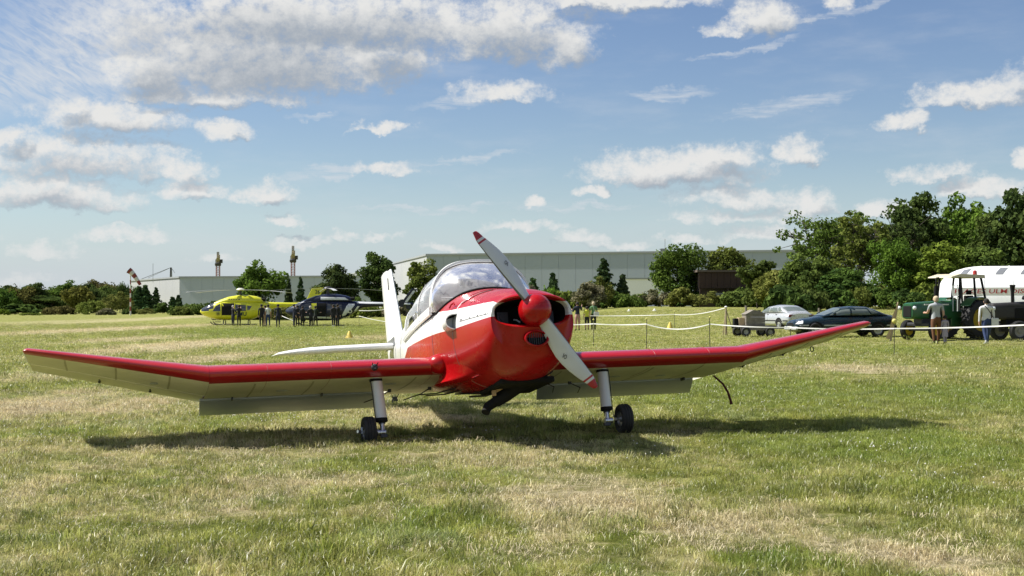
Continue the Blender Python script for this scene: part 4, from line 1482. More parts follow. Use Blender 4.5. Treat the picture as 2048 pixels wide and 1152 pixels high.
for (kind, mat, px, Y, tp, w, sd, lb) in [
        ('sparse', 'oak', 1642, 128, 424, 165, 31, 'tall sparse brownish tree with bare top twigs at the warehouse end'),
        ('sparse', 'light', 1722, 118, 428, 120, 32, 'tall light green tree with a see-through crown behind the dark car'),
        ('sparse', 'oak', 1700, 140, 422, 130, 33, 'thin tall tree behind the light green see-through one'),
        ('round', 'dark', 1828, 132, 408, 132, 3, 'tall dark green tree left of the woodland crest'),
        ('round', 'oak', 1935, 134, 402, 140, 1, 'tall tree on the crest of the wood over the tractor roof'),
        ('round', 'dark', 2050, 120, 392, 150, 2, 'tallest dark tree at the right end of the wood'),
        ('round', 'dark', 1890, 140, 425, 130, 5, 'dark tree filling the gap in the woodland crest'),
        ('round', 'oak', 1990, 122, 430, 120, 6, 'mid green tree under the crest above the white hangar'),
        ('sparse', 'dark', 1800, 126, 440, 120, 34, 'slender dark tree with thin twigs left of the woodland crest'),
        ('round', 'oak', 1790, 112, 487, 106, 5, 'lower round green tree in front of the wood above the tractor bonnet'),
        ('round', 'light', 1882, 110, 496, 118, 4, 'lower yellow green tree in front of the wood beside the white hangar'),
        ('round', 'oak', 1960, 112, 500, 120, 7, 'lower dull green tree behind the white hangar roof'),
        ('round', 'oak', 1620, 116, 520, 110, 4, 'low olive tree at the foot of the tall sparse brownish tree'),
        ('round', 'dark', 1690, 110, 540, 110, 2, 'low dark tree between the two cars and the wood'),
        ('round', 'olive', 1548, 125, 548, 90, 8, 'straggly olive tree at the right end of the brown barn'),
        ('sparse', 'oak', 1515, 128, 520, 70, 35, 'thin young tree with bare twigs over the brown barn')]:
    plant('wood_tree', kind, mat, px, Y, tp, w, lb, group=GW, seed=sd, per=34 if kind == 'sparse' else 110, size=.28)
GL = 'trees of the far wood on the left'
for i, (px, tp, w, mat, lb) in enumerate([(-30, 572, 90, 'dark', 'far dark tree cut by the left edge of the picture'), (24, 574, 80, 'dark', 'far dark tree second from the left picture edge'), (66, 571, 60, 'dark', 'far rounded tree with a small peak on the left skyline'),
                                          (102, 581, 74, 'copper', 'far brownish tree low in the left skyline'), (140, 565, 76, 'oak', 'highest rounded tree of the far left wood'), (170, 570, 60, 'dark', 'far dark tree right of the highest rounded one'),
                                          (196, 568, 66, 'copper', 'far tree with thin twigs left of the windsock'), (226, 573, 60, 'olive', 'far olive tree close left of the windsock'), (250, 571, 50, 'dark', 'far dark tree just behind the windsock pole')]):
    plant('far_tree', 'round', mat, px, 320 - 6 * (i % 3), tp, w, lb, group=GL, seed=1 + i % 4, per=60, size=.55)
for i, (px, tp, w, mat, k_) in enumerate([(-6, 580, 80, 'oak', 'mid green'), (44, 579, 70, 'copper', 'dull'), (84, 584, 60, 'dark', 'dark'), (120, 577, 70, 'oak', 'mid green'), (158, 574, 60, 'copper', 'dull'), (184, 578, 60, 'dark', 'dark'),
                                          (212, 577, 60, 'oak', 'mid green'), (240, 580, 50, 'copper', 'dull'), (8, 590, 70, 'dark', 'dark'), (104, 592, 80, 'dark', 'dark'), (60, 590, 80, 'copper', 'dull'), (150, 592, 70, 'oak', 'mid green')]):
    near = ['at the very left picture edge', 'between the two leftmost far trees', 'under the small skyline peak', 'left of the highest rounded one', 'right beside the highest rounded one', 'above the round light bush', 'left of the tall olive bush', 'behind the tall olive bush',
            'low at the left edge', 'low under the brownish skyline tree', 'low left of centre of the far wood', 'low under the highest rounded one'][i]
    plant('far_tree', 'round', mat, px, 300 + 5 * (i % 4), tp, w, f'{k_} far wood tree {near}', group=GL, seed=1 + (i + 2) % 7, per=60, size=.5)
GB = 'bushes and shrubs along the field edge'
BUSH = [(180, 262, 597, 62, 'light', 'round light green bush in front of the far left wood'), (232, 270, 577, 66, 'olive', 'tall olive bush left of the windsock pole'), (214, 240, 617, 34, 'blossom', 'pale low shrub at the field edge left of the windsock'),
        (62, 250, 625, 50, 'light', 'low strip of bright scrub at the far left field edge'), (290, 235, 614, 40, 'olive', 'low shrub right of the windsock foot'), (325, 250, 603, 40, 'dark', 'dark shrub before the low warehouse corner'),
        (385, 215, 607, 74, 'oak', 'green bush below the low warehouse wall left of the yellow nose'), (430, 220, 600, 50, 'dark', 'dark bush behind the yellow helicopter nose'), (365, 210, 613, 40, 'light', 'small bright bush at the yellow helicopter nose'), (8, 262, 616, 26, 'light', 'small bright bush at the left picture edge'),
        (120, 268, 612, 60, 'copper', 'brownish scrub below the far left wood'), (30, 275, 606, 90, 'dark', 'dark scrub below the far left wood'), (265, 250, 612, 34, 'dark', 'dark shrub at the foot of the windsock pole')]
for i, (px, Y, tp, w, mat, lb) in enumerate(BUSH):
    plant('bush', 'bush', mat, px, Y, tp, w, lb, 'bush', GB, seed=50 + i % 3, per=60, size=.40)
HED = []
rr_ = random.Random(5)
names_m = ['oak', 'light', 'olive', 'dark', 'oak', 'blossom']
hx = 480
k = 0
while hx < 2080:
    Y = 150 - max(0, hx - 1200) * .028 + rr_.uniform(-4, 4)
    tp = (598 if hx < 900 else 578) + rr_.uniform(-8, 10) - (4 if 1560 < hx < 1900 else 0)
    w = rr_.uniform(56, 92)
    mat = names_m[k % 5] if k % 7 else 'blossom'
    if hx > 1540: Y = 106 + rr_.uniform(-2, 2)
    if hx > 1560: mat = ['oak', 'dark', 'light', 'dark'][k % 4]
    place = ('behind the two helicopters' if hx < 790 else 'behind the aeroplane fuselage' if hx < 1060 else 'below the conifers right of the propeller' if hx < 1260 else
             'below the white annex and broad tree' if hx < 1390 else 'below the brown barn' if hx < 1560 else 'behind the two parked cars' if hx < 1790 else 'behind the tractors')
    lookw = {'oak': 'mid green', 'light': 'bright green', 'olive': 'olive', 'dark': 'dark green', 'blossom': 'pale blossoming'}[mat]
    HED.append((hx, Y, tp, w, mat, lookw, place)); k += 1
    hx += w * .56
from collections import Counter
cnt = Counter((h[5], h[6]) for h in HED); seen = Counter()
ORD = ['first', 'second', 'third', 'fourth', 'fifth', 'sixth', 'seventh', 'eighth', 'ninth', 'tenth']
for (px, Y, tp, w, mat, lk, pl) in HED:
    q = (lk, pl); o_ = ORD[seen[q]]; seen[q] += 1
    lb = f'{lk} hedge bush {pl}' if cnt[q] == 1 else f'{o_} {lk} hedge bush from the left {pl}'
    plant('hedge_bush', 'bush', mat, px, Y, tp, w, lb, 'bush', 'bushes of the hedgerow', seed=50 + int(px) % 3, per=60, size=.30)
plant('blossom_bush', 'bush', 'blossom', 1178, 140, 555, 74, 'tall grey green blossoming shrub left of the tallest conifer', 'bush', GB, seed=53, per=80, size=.28)
plant('blossom_bush', 'bush', 'olive', 1196, 146, 545, 66, 'tall loose shrub at the foot of the tallest conifer', 'bush', GB, seed=51, per=60, size=.3)
plant('barn_bush', 'bush', 'olive', 1412, 143, 578, 70, 'olive bush hiding the left foot of the brown barn', 'bush', GB, seed=51, per=60, size=.3)
plant('barn_bush', 'bush', 'oak', 1500, 143, 570, 84, 'green bush hiding the right half of the brown barn wall', 'bush', GB, seed=50, per=60, size=.3)
plant('hedge_shrub', 'bush', 'light', 1590, 118, 568, 80, 'bright shrub mound behind the light silver car', 'bush', GB, seed=52, per=60, size=.3)
plant('hedge_shrub', 'bush', 'olive', 1775, 112, 565, 90, 'olive shrub mound between the dark car and the tractor', 'bush', GB, seed=50, per=60, size=.3)

# ------------------------------------------------------------------ warehouses, barn, cranes
M['clad_lit'] = pmat('sunlit_tone_cladding', (.40, .41, .41), .55, var=.05, vscale=.12)  # cladding copy with the sunlight of the left walls put into its colour
M['clad'] = pmat('shaded_tone_cladding', (.35, .395, .445), .55, var=.05, vscale=.12)  # cladding copy with the shade of the front wall put into its colour
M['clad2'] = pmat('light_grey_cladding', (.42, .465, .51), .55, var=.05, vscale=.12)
M['trim'] = pmat('roof_trim', (.30, .32, .33), .5)
M['backing'] = pmat('wall_backing', (.30, .31, .315), .7)
M['joint'] = pmat('panel_joint', (.33, .34, .34), .6)


def warehouse(name, corners, top, npan, label, mats):
    """corners: plan polyline of the visible walls (x, y); panels hung on a backing block"""
    e = empty(name, (corners[1][0], corners[1][1], 0), 0, label, 'warehouse')
    off = Vector((corners[1][0], corners[1][1], 0))
    # backing volume
    a, b_, c = [Vector((p[0], p[1], 0)) for p in corners]
    d = a + (c - b_)
    mb = MB(); P = [a, b_, c, d]
    cen = (a + b_ + c + d) / 4
    P = [p + (cen - p).normalized() * .5 for p in P]
    mb.add([p - off + Vector((0, 0, -1)) for p in P] + [p - off + Vector((0, 0, top - .15)) for p in P], [(0, 1, 2, 3), (7, 6, 5, 4), (0, 4, 5, 1), (1, 5, 6, 2), (2, 6, 7, 3), (3, 7, 4, 0)])
    mb.build('wall', M['backing'], e, smooth=False)
    for (p, q, n, m) in ((a, b_, npan[0], mats[0]), (b_, c, npan[1], mats[1])):
        L = (q - p).length; u = (q - p).normalized(); nrm = Vector((u.y, -u.x, 0))
        if nrm.dot(cen - p) > 0: nrm = -nrm
        w = L / n
        pm = MB()
        pm.box((0, 0, 0), (w - .035, .16, top + .9))
        ang = atan2(u.y, u.x)
        me = pm.mesh('cladding_panel', m, smooth=False)
        for i in range(n):
            ctr = p + u * (w * (i + .5)) + nrm * .08 - off
            ob = link('cladding_panel', me, e, (ctr.x, ctr.y, (top - .9) / 2), (0, 0, ang))
        mb = MB(); mid = (p + q) / 2 + nrm * .12 - off
        mb.box((mid.x, mid.y, top + .10), (L + .2, .5, .35), rot=Matrix.Rotation(ang, 3, 'Z')); mb.build('parapet_trim', M['trim'], e, smooth=False)
    return e


wh_top = z_of(508, 260)
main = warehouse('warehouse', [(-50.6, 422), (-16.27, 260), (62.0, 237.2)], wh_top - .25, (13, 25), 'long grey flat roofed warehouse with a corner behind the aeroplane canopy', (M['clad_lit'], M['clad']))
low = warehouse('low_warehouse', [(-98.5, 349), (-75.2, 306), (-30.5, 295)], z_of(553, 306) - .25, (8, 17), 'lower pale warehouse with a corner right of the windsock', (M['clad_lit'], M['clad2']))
# white annex in front of the big wall
an = empty('annex', at(1300, 225), 0, 'white annex building in front of the big grey warehouse wall', 'building')
mb = MB(); mb.box((0, 4, 1.4), (8.6, 8, 5.0)); mb.build('wall', pmat('white_render', (.86, .86, .85), .7), an, smooth=False)
mb = MB(); mb.box((0, 4, 4.02), (8.9, 8.3, .22)); mb.build('roof', M['trim'], an, smooth=False)
an.location.z = z_of(556, 225) - 4.1
# brown barn with a deep fascia
M['brown'] = pmat('brown_boards', (.060, .034, .024), .8, var=.15, vscale=3)
bn_ = empty('barn', at(1476, 148), 0, 'low brown boarded barn with white openings behind the hedge', 'barn')
bw = 172 / F * 148
bt = z_of(544, 148) - bn_.location.z
for i in range(14):
    if i == 0: bme = MB().box((0, 0, 0), (bw / 14 - .03, .12, 1.75)).mesh('board', M['brown'], smooth=False)
    link('board', bme, bn_, (-bw / 2 + bw / 14 * (i + .5), -3.0, bt - .95))
mb = MB(); mb.box((0, 0, bt + .03), (bw + .4, 6.5, .22)); mb.build('roof', pmat('barn_roof', (.13, .10, .08), .8), bn_, smooth=False)
mb = MB(); mb.box((0, .4, bt / 2 - .2), (bw - .6, 5.6, bt - .1)); mb.build('wall', pmat('barn_wall', (.085, .065, .05), .85), bn_, smooth=False)
for x in (-2.0, 2.6):
    mb = MB(); mb.box((x, -2.46, .95), (1.9, .06, 1.1)); mb.build('door', M['clad_lit'], bn_, smooth=False)
for x in (-bw / 2 + .2, -bw / 6, bw / 6, bw / 2 - .2):
    mb = MB(); mb.box((x, -2.9, bt / 2 - .4), (.18, .18, bt)); mb.build('post', M['brown'], bn_, smooth=False)

M['crane'] = pmat('crane_paint', (.34, .30, .22), .6, var=.2)
M['crane_red'] = pmat('crane_red_paint', (.30, .10, .07), .6)


def lattice(mb, a, b_, w, n, r=.10, mi=0):
    a, b_ = Vector(a), Vector(b_); d = (b_ - a).normalized()
    up = Vector((0, 0, 1)) if abs(d.z) < .8 else Vector((0, 1, 0))
    sx = d.cross(up).normalized(); sy = sx.cross(d)
    C = [(sx * i + sy * j) * w / 2 for i, j in ((-1, -1), (1, -1), (1, 1), (-1, 1))]
    for c in C: mb.bar(a + c, b_ + c, r * 1.5, mi=mi)
    for i in range(n):
        p, q = a.lerp(b_, i / n), a.lerp(b_, (i + 1) / n)
        for k in range(4):
            c0, c1 = C[k], C[(k + 1) % 4]
            mb.bar(p + c0, q + (c1 if i % 2 else c1), r, mi=mi); mb.bar(q + c0, q + c1, r, mi=mi)


def crane(px, Y, top, slew, base_py, label):
    """tower crane whose jib points nearly along the view"""
    X = (px - 1024) / F * Y
    e = empty('tower_crane', (X, Y, 0), 0, label, 'crane', 'tower cranes beyond the low warehouse')
    T = z_of(top, Y); S = z_of(base_py, Y)      # apex, slewing ring
    m = MB(); lattice(m, (0, 0, 0), (0, 0, S - 1), 2.0, 18, .16); m.build('mast', M['crane_red'], e, smooth=False)
    m = MB(); m.lathe([(1.6, S - 1.2), (1.9, S - .6), (1.9, S + .4), (1.3, S + .8)], 14, caps=True); m.build('slewing_ring', M['darkmetal'], e)
    m = MB(); lattice(m, (0, 0, S + .6), (0, 0, T), 1.0, 9, .15); m.build('apex_tower', M['crane'], e, smooth=False)
    jd = Vector((sin(slew), -cos(slew), 0))
    m = MB(); lattice(m, Vector((0, 0, S + 2.4)) + jd * 1.5, Vector((0, 0, S + 2.9)) + jd * 46, 1.5, 26, .16); m.build('jib', M['crane'], e, smooth=False)
    m = MB(); lattice(m, Vector((0, 0, S + 2.4)) - jd * 1.5, Vector((0, 0, S + 2.4)) - jd * 15, 1.8, 8, .18); m.build('counter_jib', M['crane'], e, smooth=False)
    m = MB(); m.box(Vector((0, 0, S + 1.6)) - jd * 14, (2.6, 2.6, 3.2)); m.build('counterweight', M['steel'], e, smooth=False, bevel=.1)
    m = MB(); m.box(Vector((2.0, -1.0, S + 1.6)), (1.7, 1.9, 2.2)); m.build('cab', M['darkmetal'], e, smooth=False, bevel=.1)
    m = MB(); m.bar((0, 0, T), Vector((0, 0, S + 3)) + jd * 32, .14); m.bar((0, 0, T), Vector((0, 0, S + 3)) - jd * 13, .14); m.build('tie_bar', M['darkmetal'], e, smooth=False)
    return e


crane(436, 800, 504, radians(12.6), 528, 'left tower crane behind the low warehouse roof')
crane(586, 760, 492, radians(9.5), 521, 'right tower crane behind the low warehouse roof')
# leaning cable mast on the low roof, thin roof aerials
me_ = empty('cable_mast', ((341 - 1024) / F * 420, 420, 0), 0, 'leaning mast with stay cables above the low warehouse roof', 'mast')
m = MB(); zt = z_of(535, 420); m.bar((-.35, 0, 0), (.15, 0, zt), .45); m.bar((.55, 0, 0), (.2, 0, zt), .45); m.build('mast_post', M['steel'], me_, smooth=False)
m = MB()
for dx, py in ((-10.5, 562), (-7.0, 556), (-9, 558), (1.4, 546)): m.bar((.15, 0, zt), (dx, 0, z_of(py, 420)), .10)
m.build('stay_cable', M['steel'], me_, smooth=False)
for (px, Y, p0, p1, lb) in ((306, 300, 565, 527, 'thin lamp pole behind the low warehouse left wall'), (1330, 236, 503, 478, 'thin aerial on the grey warehouse roof above the broad tree')):
    m = MB(); x = (px - 1024) / F * Y; m.bar((0, 0, z_of(p0, Y)), (0, 0, z_of(p1, Y)), .07)
    if px > 1000: m.box((-.35, 0, z_of(500, Y)), (.9, .5, .5))
    tag(m.build('aerial', M['steel'], None, (x, Y, 0), smooth=False), lb, 'aerial')

# ------------------------------------------------------------------ helicopters
def text_mesh(name, txt, mat, width, height=None, shear=0.0, bold=.0):
    """lettering as a flat mesh: x to the right, y up, lower left corner at the origin"""
    cu = bpy.data.curves.new(name + '_curve', 'FONT'); cu.body = txt; cu.shear = shear; cu.offset = bold; cu.resolution_u = 3
    ob = bpy.data.objects.new(name + '_tmp', cu); COL.objects.link(ob)
    bpy.context.view_layer.update()
    me = bpy.data.meshes.new_from_object(ob.evaluated_get(bpy.context.evaluated_depsgraph_get()))
    bpy.data.objects.remove(ob); bpy.data.curves.remove(cu)
    co = np.empty(len(me.vertices) * 3); me.vertices.foreach_get('co', co); co = co.reshape(-1, 3)
    mn, mx = co.min(0), co.max(0)
    sx = width / (mx[0] - mn[0]); sy = (height / (mx[1] - mn[1])) if height else sx
    co = (co - mn) * np.array([sx, sy, 1]); co[:, 2] = 0
    me.vertices.foreach_set('co', co.ravel()); me.name = name
    me.materials.clear(); me.materials.append(mat); me.update()
    return me


HS = [(3.22, 1.10, 1.26, 1.18, .08, 2, 2), (3.1, .97, 1.40, 1.16, .28, 2, 2), (2.85, .80, 1.56, 1.12, .47, 2.1, 2.1), (2.4, .62, 1.80, 1.1, .66, 2.3, 2.3), (1.8, .49, 2.02, 1.1, .79, 2.6, 2.6),
      (1.1, .43, 2.13, 1.1, .83, 3, 2.8), (-.2, .43, 2.16, 1.1, .84, 3, 2.8), (-1.2, .50, 2.13, 1.15, .80, 2.8, 2.6), (-1.9, .78, 2.07, 1.3, .70, 2.5, 2.4), (-2.5, 1.18, 2.02, 1.55, .52, 2.3, 2.2),
      (-3.1, 1.48, 1.99, 1.72, .33, 2, 2), (-4.2, 1.56, 1.96, 1.76, .23, 2, 2), (-7.0, 1.63, 1.90, 1.77, .15, 2, 2), (-7.3, 1.68, 1.86, 1.77, .06, 2, 2)]
HC = [(2.0, 1.80, 1.97, 1.85, .40, 2, 2), (1.5, 1.8, 2.20, 1.9, .55, 2.2, 2), (.8, 1.85, 2.46, 2.0, .62, 2.4, 2), (0, 1.9, 2.60, 2.05, .64, 2.5, 2), (-.9, 1.9, 2.61, 2.05, .62, 2.5, 2), (-1.6, 1.9, 2.50, 2.05, .56, 2.4, 2),
      (-2.0, 1.9, 2.36, 2.05, .46, 2.3, 2), (-2.15, 1.95, 2.25, 2.05, .36, 2.2, 2)]


def helicopter(name, origin, rz, label, mats, extra, rot_az):
    body_m, glass_m, dark_m = mats['body'], mats['glass'], M['black']
    h = empty(name, origin, rz, label, 'helicopter')
    xs = sorted(set([s[0] for s in HS] + list(np.arange(-7, 3.2, .3))), reverse=True)
    mb = MB()
    mb.loft([ring(*lerp_sec(HS, x), n=40) for x in xs], fmi=lambda ce, i, k: 1 if (ce.x > 2.05 and ce.z > 1.22 + max(0, 2.6 - ce.x) * .45 and ce.z < 1.98 and ce.x < 3.06) else 0)
    mb.build('fuselage', [body_m, glass_m], h)
    xs = sorted(set([s[0] for s in HC] + list(np.arange(-2, 2, .25))), reverse=True)
    mb = MB(); mb.loft([ring(*lerp_sec(HC, x), n=32) for x in xs]); mb.build('engine_cowling', mats.get('cowl', body_m), h)
    S = lambda off=.012, T=HS: (lambda x, z: fsurf_y(x, z, off, T, 1))

    def patch(nm, poly, mat, off=.012, T=HS):
        m = MB(); m.patch(poly, S(off, T), 3, 4); return m.build(nm, mat, h)
    for poly in extra['windows']: patch('window', poly, glass_m)
    for poly in extra['openings']: patch('door_opening_shade', poly, dark_m, .014)  # black patches on the skin, painting the shade inside the cabin
    for (nm, poly, mt, T) in extra['marks']: patch(nm, poly, mt, .018, T)
    # door frames
    for x in extra['frames']:
        m = MB(); pts = [S(.02)(x, z) for z in np.linspace(.62, 1.98, 10)]; m.tube(pts, .022, 6); m.build('door_frame', mats.get('frame', body_m), h)
    m = MB(); m.tube([(-2.0, -.22, 2.2), (-2.35, -.25, 2.24)], .14, 12); m.tube([(-2.0, .22, 2.2), (-2.35, .25, 2.24)], .14, 12); m.build('exhaust', M['black'], h)
    # skids
    for sy in (-1, 1):
        m = MB(); m.tube([(2.25, sy * .98, .30), (2.05, sy * .98, .10), (1.75, sy * .98, .045), (-1.55, sy * .98, .045)], .045, 8); m.build('skid', M['darkmetal'], h)
    for x in (1.15, -.95):
        m = MB(); m.tube([(x, -.98, .06), (x, -.85, .34), (x, -.45, .46), (x, .45, .46), (x, .85, .34), (x, .98, .06)], .045, 8); m.build('cross_tube', M['darkmetal'], h)
    m = MB(); m.box((1.6, .95, .30), (.5, .16, .05)); m.build('boarding_step', M['darkmetal'], h)
    # fin, stabiliser, tail rotor
    f = extra['fin']
    m = MB(); m.prism(f, -.09, .09); m.build('fin', mats['fin'], h, smooth=False, bevel=.03)
    m = MB(); m.box((-6.0, 0, 1.80), (.55, 2.6, .06)); m.build('stabiliser', mats['fin'], h, smooth=False)
    for sy in (-1, 1):
        m = MB(); m.prism([(-5.7, 1.55), (-6.3, 1.55), (-6.55, 2.15), (-6.1, 2.15)], sy * 1.3 - .03, sy * 1.3 + .03); m.build('end_plate', mats['fin'], h, smooth=False)
    if extra.get('fenestron'):
        m = MB(); m.lathe([(.42, -.14), (.62, -.16), (.62, .16), (.42, .14)], 24, 'y', (-6.95, 0, 1.90)); m.build('fan_shroud', mats['fin'], h)
        m = MB(); m.lathe([(.02, -.03), (.41, -.03), (.41, .03), (.02, .03)], 20, 'y', (-6.95, 0, 1.90), caps=True); m.build('tail_fan', M['darkmetal'], h)
    else:
        m = MB()
        for a in (.4, .4 + pi): m.bar((-7.05, .22, 2.55), (-7.05 + .9 * cos(a), .22, 2.55 + .9 * sin(a)), .10, .02)
        m.build('tail_rotor', M['darkmetal'], h, smooth=False)
    # rotor
    m = MB(); m.tube([(-.2, 0, 2.55), (-.2, 0, 3.0)], .12, 10); m.build('mast', M['darkmetal'], h)
    m = MB(); m.lathe([(.05, 2.98), (.30, 3.0), (.36, 3.06), (.28, 3.16), (.12, 3.21), (.02, 3.22)], 16, 'z', (-.2, 0, 0), caps=True); m.build('rotor_hub', mats['hub'], h)
    for a in rot_az:
        d = Vector((cos(a), sin(a), 0)); n_ = Vector((-sin(a), cos(a), 0)); m = MB(); rg = []
        for q in np.linspace(0, 1, 9):
            r = .3 + 4.95 * q; zc = 3.05 + .03 * q - .26 * q * q; c = .07 if q < .1 else .15
            p = Vector((-.2, 0, zc)) + d * r
            rg.append([p + n_ * c + Vector((0, 0, .012)), p - n_ * c + Vector((0, 0, .012)), p - n_ * c - Vector((0, 0, .012)), p + n_ * c - Vector((0, 0, .012))])
        m.loft(rg); m.build('rotor_blade', mats['blade'], h, angle=20)
    return h


M['hy'] = pmat('yellow_paint', (.60, .60, .02), .3, coat=.4, var=.04, vscale=1.2)
M['hb'] = pmat('dark_blue_paint', (.006, .010, .034), .3, coat=.2, spec=.35, var=.06, vscale=1.2)
M['hw'] = pmat('white_band', (.66, .68, .70), .35)
M['hdk'] = pmat('dark_green_print', (.01, .03, .03), .5)
M['blade_grey'] = pmat('blade_grey', (.42, .43, .43), .4)
M['hubw'] = pmat('hub_cover', (.62, .62, .50), .4)
M['hglass'] = pmat('cabin_glass', (.035, .04, .05), .07, spec=.9)

yh = helicopter('yellow_helicopter', at(476, 117), pi + radians(6), 'bright yellow rescue helicopter with its sliding door open', {'body': M['hy'], 'glass': M['hglass'], 'fin': M['hy'], 'hub': M['hubw'], 'blade': M['blade_grey']},
    dict(windows=[[(2.08, 1.20), (1.86, 1.62), (1.45, 1.86), (1.40, 1.20)], [(.14, 1.22), (.16, 1.80), (-.74, 1.72), (-.74, 1.22)], [(-.86, 1.30), (-.86, 1.70), (-1.25, 1.66), (-1.05, 1.32)]],
         openings=[[(1.30, .86), (1.30, 1.90), (.24, 1.90), (.24, .86)]],
         marks=[('stripe', [(-1.9, 1.9), (-2.9, 1.86), (-2.0, 1.05), (-1.35, .70), (-1.35, 1.05)], M['hy'], HS)],
         frames=[1.36, .20], fin=[(-5.7, 1.85), (-6.35, 3.20), (-7.35, 3.25), (-7.0, 2.35), (-7.35, 1.70), (-6.6, 1.62)], fenestron=True), [radians(q) for q in (38, 140, 215, 322)])
link('lettering', text_mesh('lettering', 'SAMU', M['hdk'], 1.24, .34, bold=.012), yh, (.44, .868, .80), (pi / 2, 0, pi))
link('lettering', text_mesh('lettering', '26', M['hdk'], .42, .34, bold=.01), yh, (-6.62, .125, 2.72), (pi / 2, 0, pi))
mb = MB()
for k in range(3):
    a = k * pi / 3 + pi / 2
    mb.bar((1.62 - .17 * cos(a), .845, .99 - .17 * sin(a)), (1.62 + .17 * cos(a), .845, .99 + .17 * sin(a)), .10, .02)
mb.build('medical_star', M['hdk'], yh, smooth=False)
mb = MB()
for (x, z) in ((.75, 2.20), (.55, 2.20), (.35, 2.20), (.15, 2.19), (-.1, 2.18)): mb.patch([(x, z), (x, z + .07), (x - .12, z + .07), (x - .12, z)], lambda u, v: fsurf_y(u, v, .012, HC, 1), 1, 2)
mb.build('cowl_vent', M['hdk'], yh)

bh = helicopter('blue_helicopter', at(651, 110), pi + radians(4), 'dark blue and white police helicopter with people standing round it', {'body': M['hb'], 'glass': M['hglass'], 'fin': M['hb'], 'hub': M['darkmetal'], 'blade': M['blade_grey']},
    dict(windows=[[(2.1, 1.18), (1.86, 1.62), (1.45, 1.84), (1.15, 1.84), (1.15, 1.18)], [(-.2, 1.28), (-.2, 1.82), (-1.35, 1.74), (-1.35, 1.28)]],
         openings=[[(.62, .70), (.62, 1.86), (-.12, 1.86), (-.12, .70)]],
         marks=[('stripe', [(-1.95, 2.03), (-2.62, 1.99), (-1.62, .72), (-1.22, .58)], M['hw'], HS), ('boom_stripe', [(-2.5, 1.99), (-2.6, 1.84), (-6.9, 1.72), (-6.9, 1.86)], M['hw'], HS),
                ('cowl_stripe', [(.35, 2.12), (.35, 2.36), (-1.6, 2.32), (-1.9, 2.12)], M['hw'], HC), ('sill_stripe', [(1.9, .66), (1.9, .80), (-.7, .74), (-.7, .58)], M['hw'], HS),
                ('nose_stripe', [(2.3, 1.86), (1.6, 2.04), (1.0, 2.09), (1.0, 2.0), (1.7, 1.92)], M['hw'], HS),
                ('door_lining', [(1.08, 1.12), (1.08, 1.84), (.66, 1.84), (.66, 1.0)], M['hy'], HS),  # yellow patch added for the colour seen through the cabin
                ('tail_mark', [(-2.50, 1.22), (-2.32, 1.2), (-2.62, 1.62), (-2.78, 1.60)], M['hw'], HS)],
         frames=[1.12, .64, -.14], fin=[(-6.1, 1.85), (-7.0, 3.05), (-7.45, 3.0), (-6.75, 1.95), (-6.9, 1.40), (-6.6, 1.35), (-6.45, 1.75)]), [radians(q) for q in (8, 100, 187, 280)])
mb = MB(); mb.prism([(-6.42, 1.95), (-7.12, 2.9), (-7.3, 2.86), (-6.62, 1.92)], -.10, .10); mb.build('fin_stripe', M['hw'], bh, smooth=False)
mb = MB(); C0 = (-2.02, 1.20)
mb.patch([(C0[0] + .17 * cos(a), C0[1] + .17 * sin(a)) for a in np.linspace(0, 2 * pi, 16, False)], lambda x, z: fsurf_y(x, z, .02, HS, 1), 2, 1); mb.build('roundel', M['hw'], bh)
mb = MB(); mb.patch([(C0[0] + .09 * cos(a), C0[1] + .09 * sin(a)) for a in np.linspace(0, 2 * pi, 12, False)], lambda x, z: fsurf_y(x, z, .026, HS, 1), 1, 1); mb.build('roundel_core', M['hb'], bh)
mb = MB(); mb.sphere((1.75, .2, .46), (.16, .16, .14), 10, 6); mb.build('camera_ball', M['black'], bh)


# ------------------------------------------------------------------ people
def smat(name, c, r=.85): return pmat(name, c, r, var=.12, vscale=9)


CL_ = {'skin': smat('skin', (.46, .27, .19), .6), 'black': smat('black_cloth', (.012, .012, .014)), 'navy': smat('navy_cloth', (.010, .013, .030)), 'white': smat('white_cloth', (.62, .62, .62)), 'jeans': smat('blue_denim', (.025, .045, .12)),
       'grey': smat('grey_shirt', (.34, .36, .38)), 'brown': smat('brown_trousers', (.125, .052, .020)), 'lilac': smat('lilac_dress', (.34, .30, .36)), 'pink': smat('washed_pink_cloth', (.42, .24, .20)), 'yellow': smat('yellow_shirt', (.55, .56, .06)),
       'green': smat('green_top', (.10, .22, .09)), 'hair': smat('dark_hair', (.012, .009, .007)), 'fair': smat('fair_hair', (.45, .36, .24)), 'greyhair': smat('grey_hair', (.40, .38, .36)), 'shoe': smat('dark_shoes', (.02, .018, .018)),
       'wshoe': smat('white_shoes', (.55, .55, .55)), 'tan': smat('tan_cloth', (.30, .22, .13)), 'dgreen': smat('dark_green_cloth', (.02, .03, .02))}


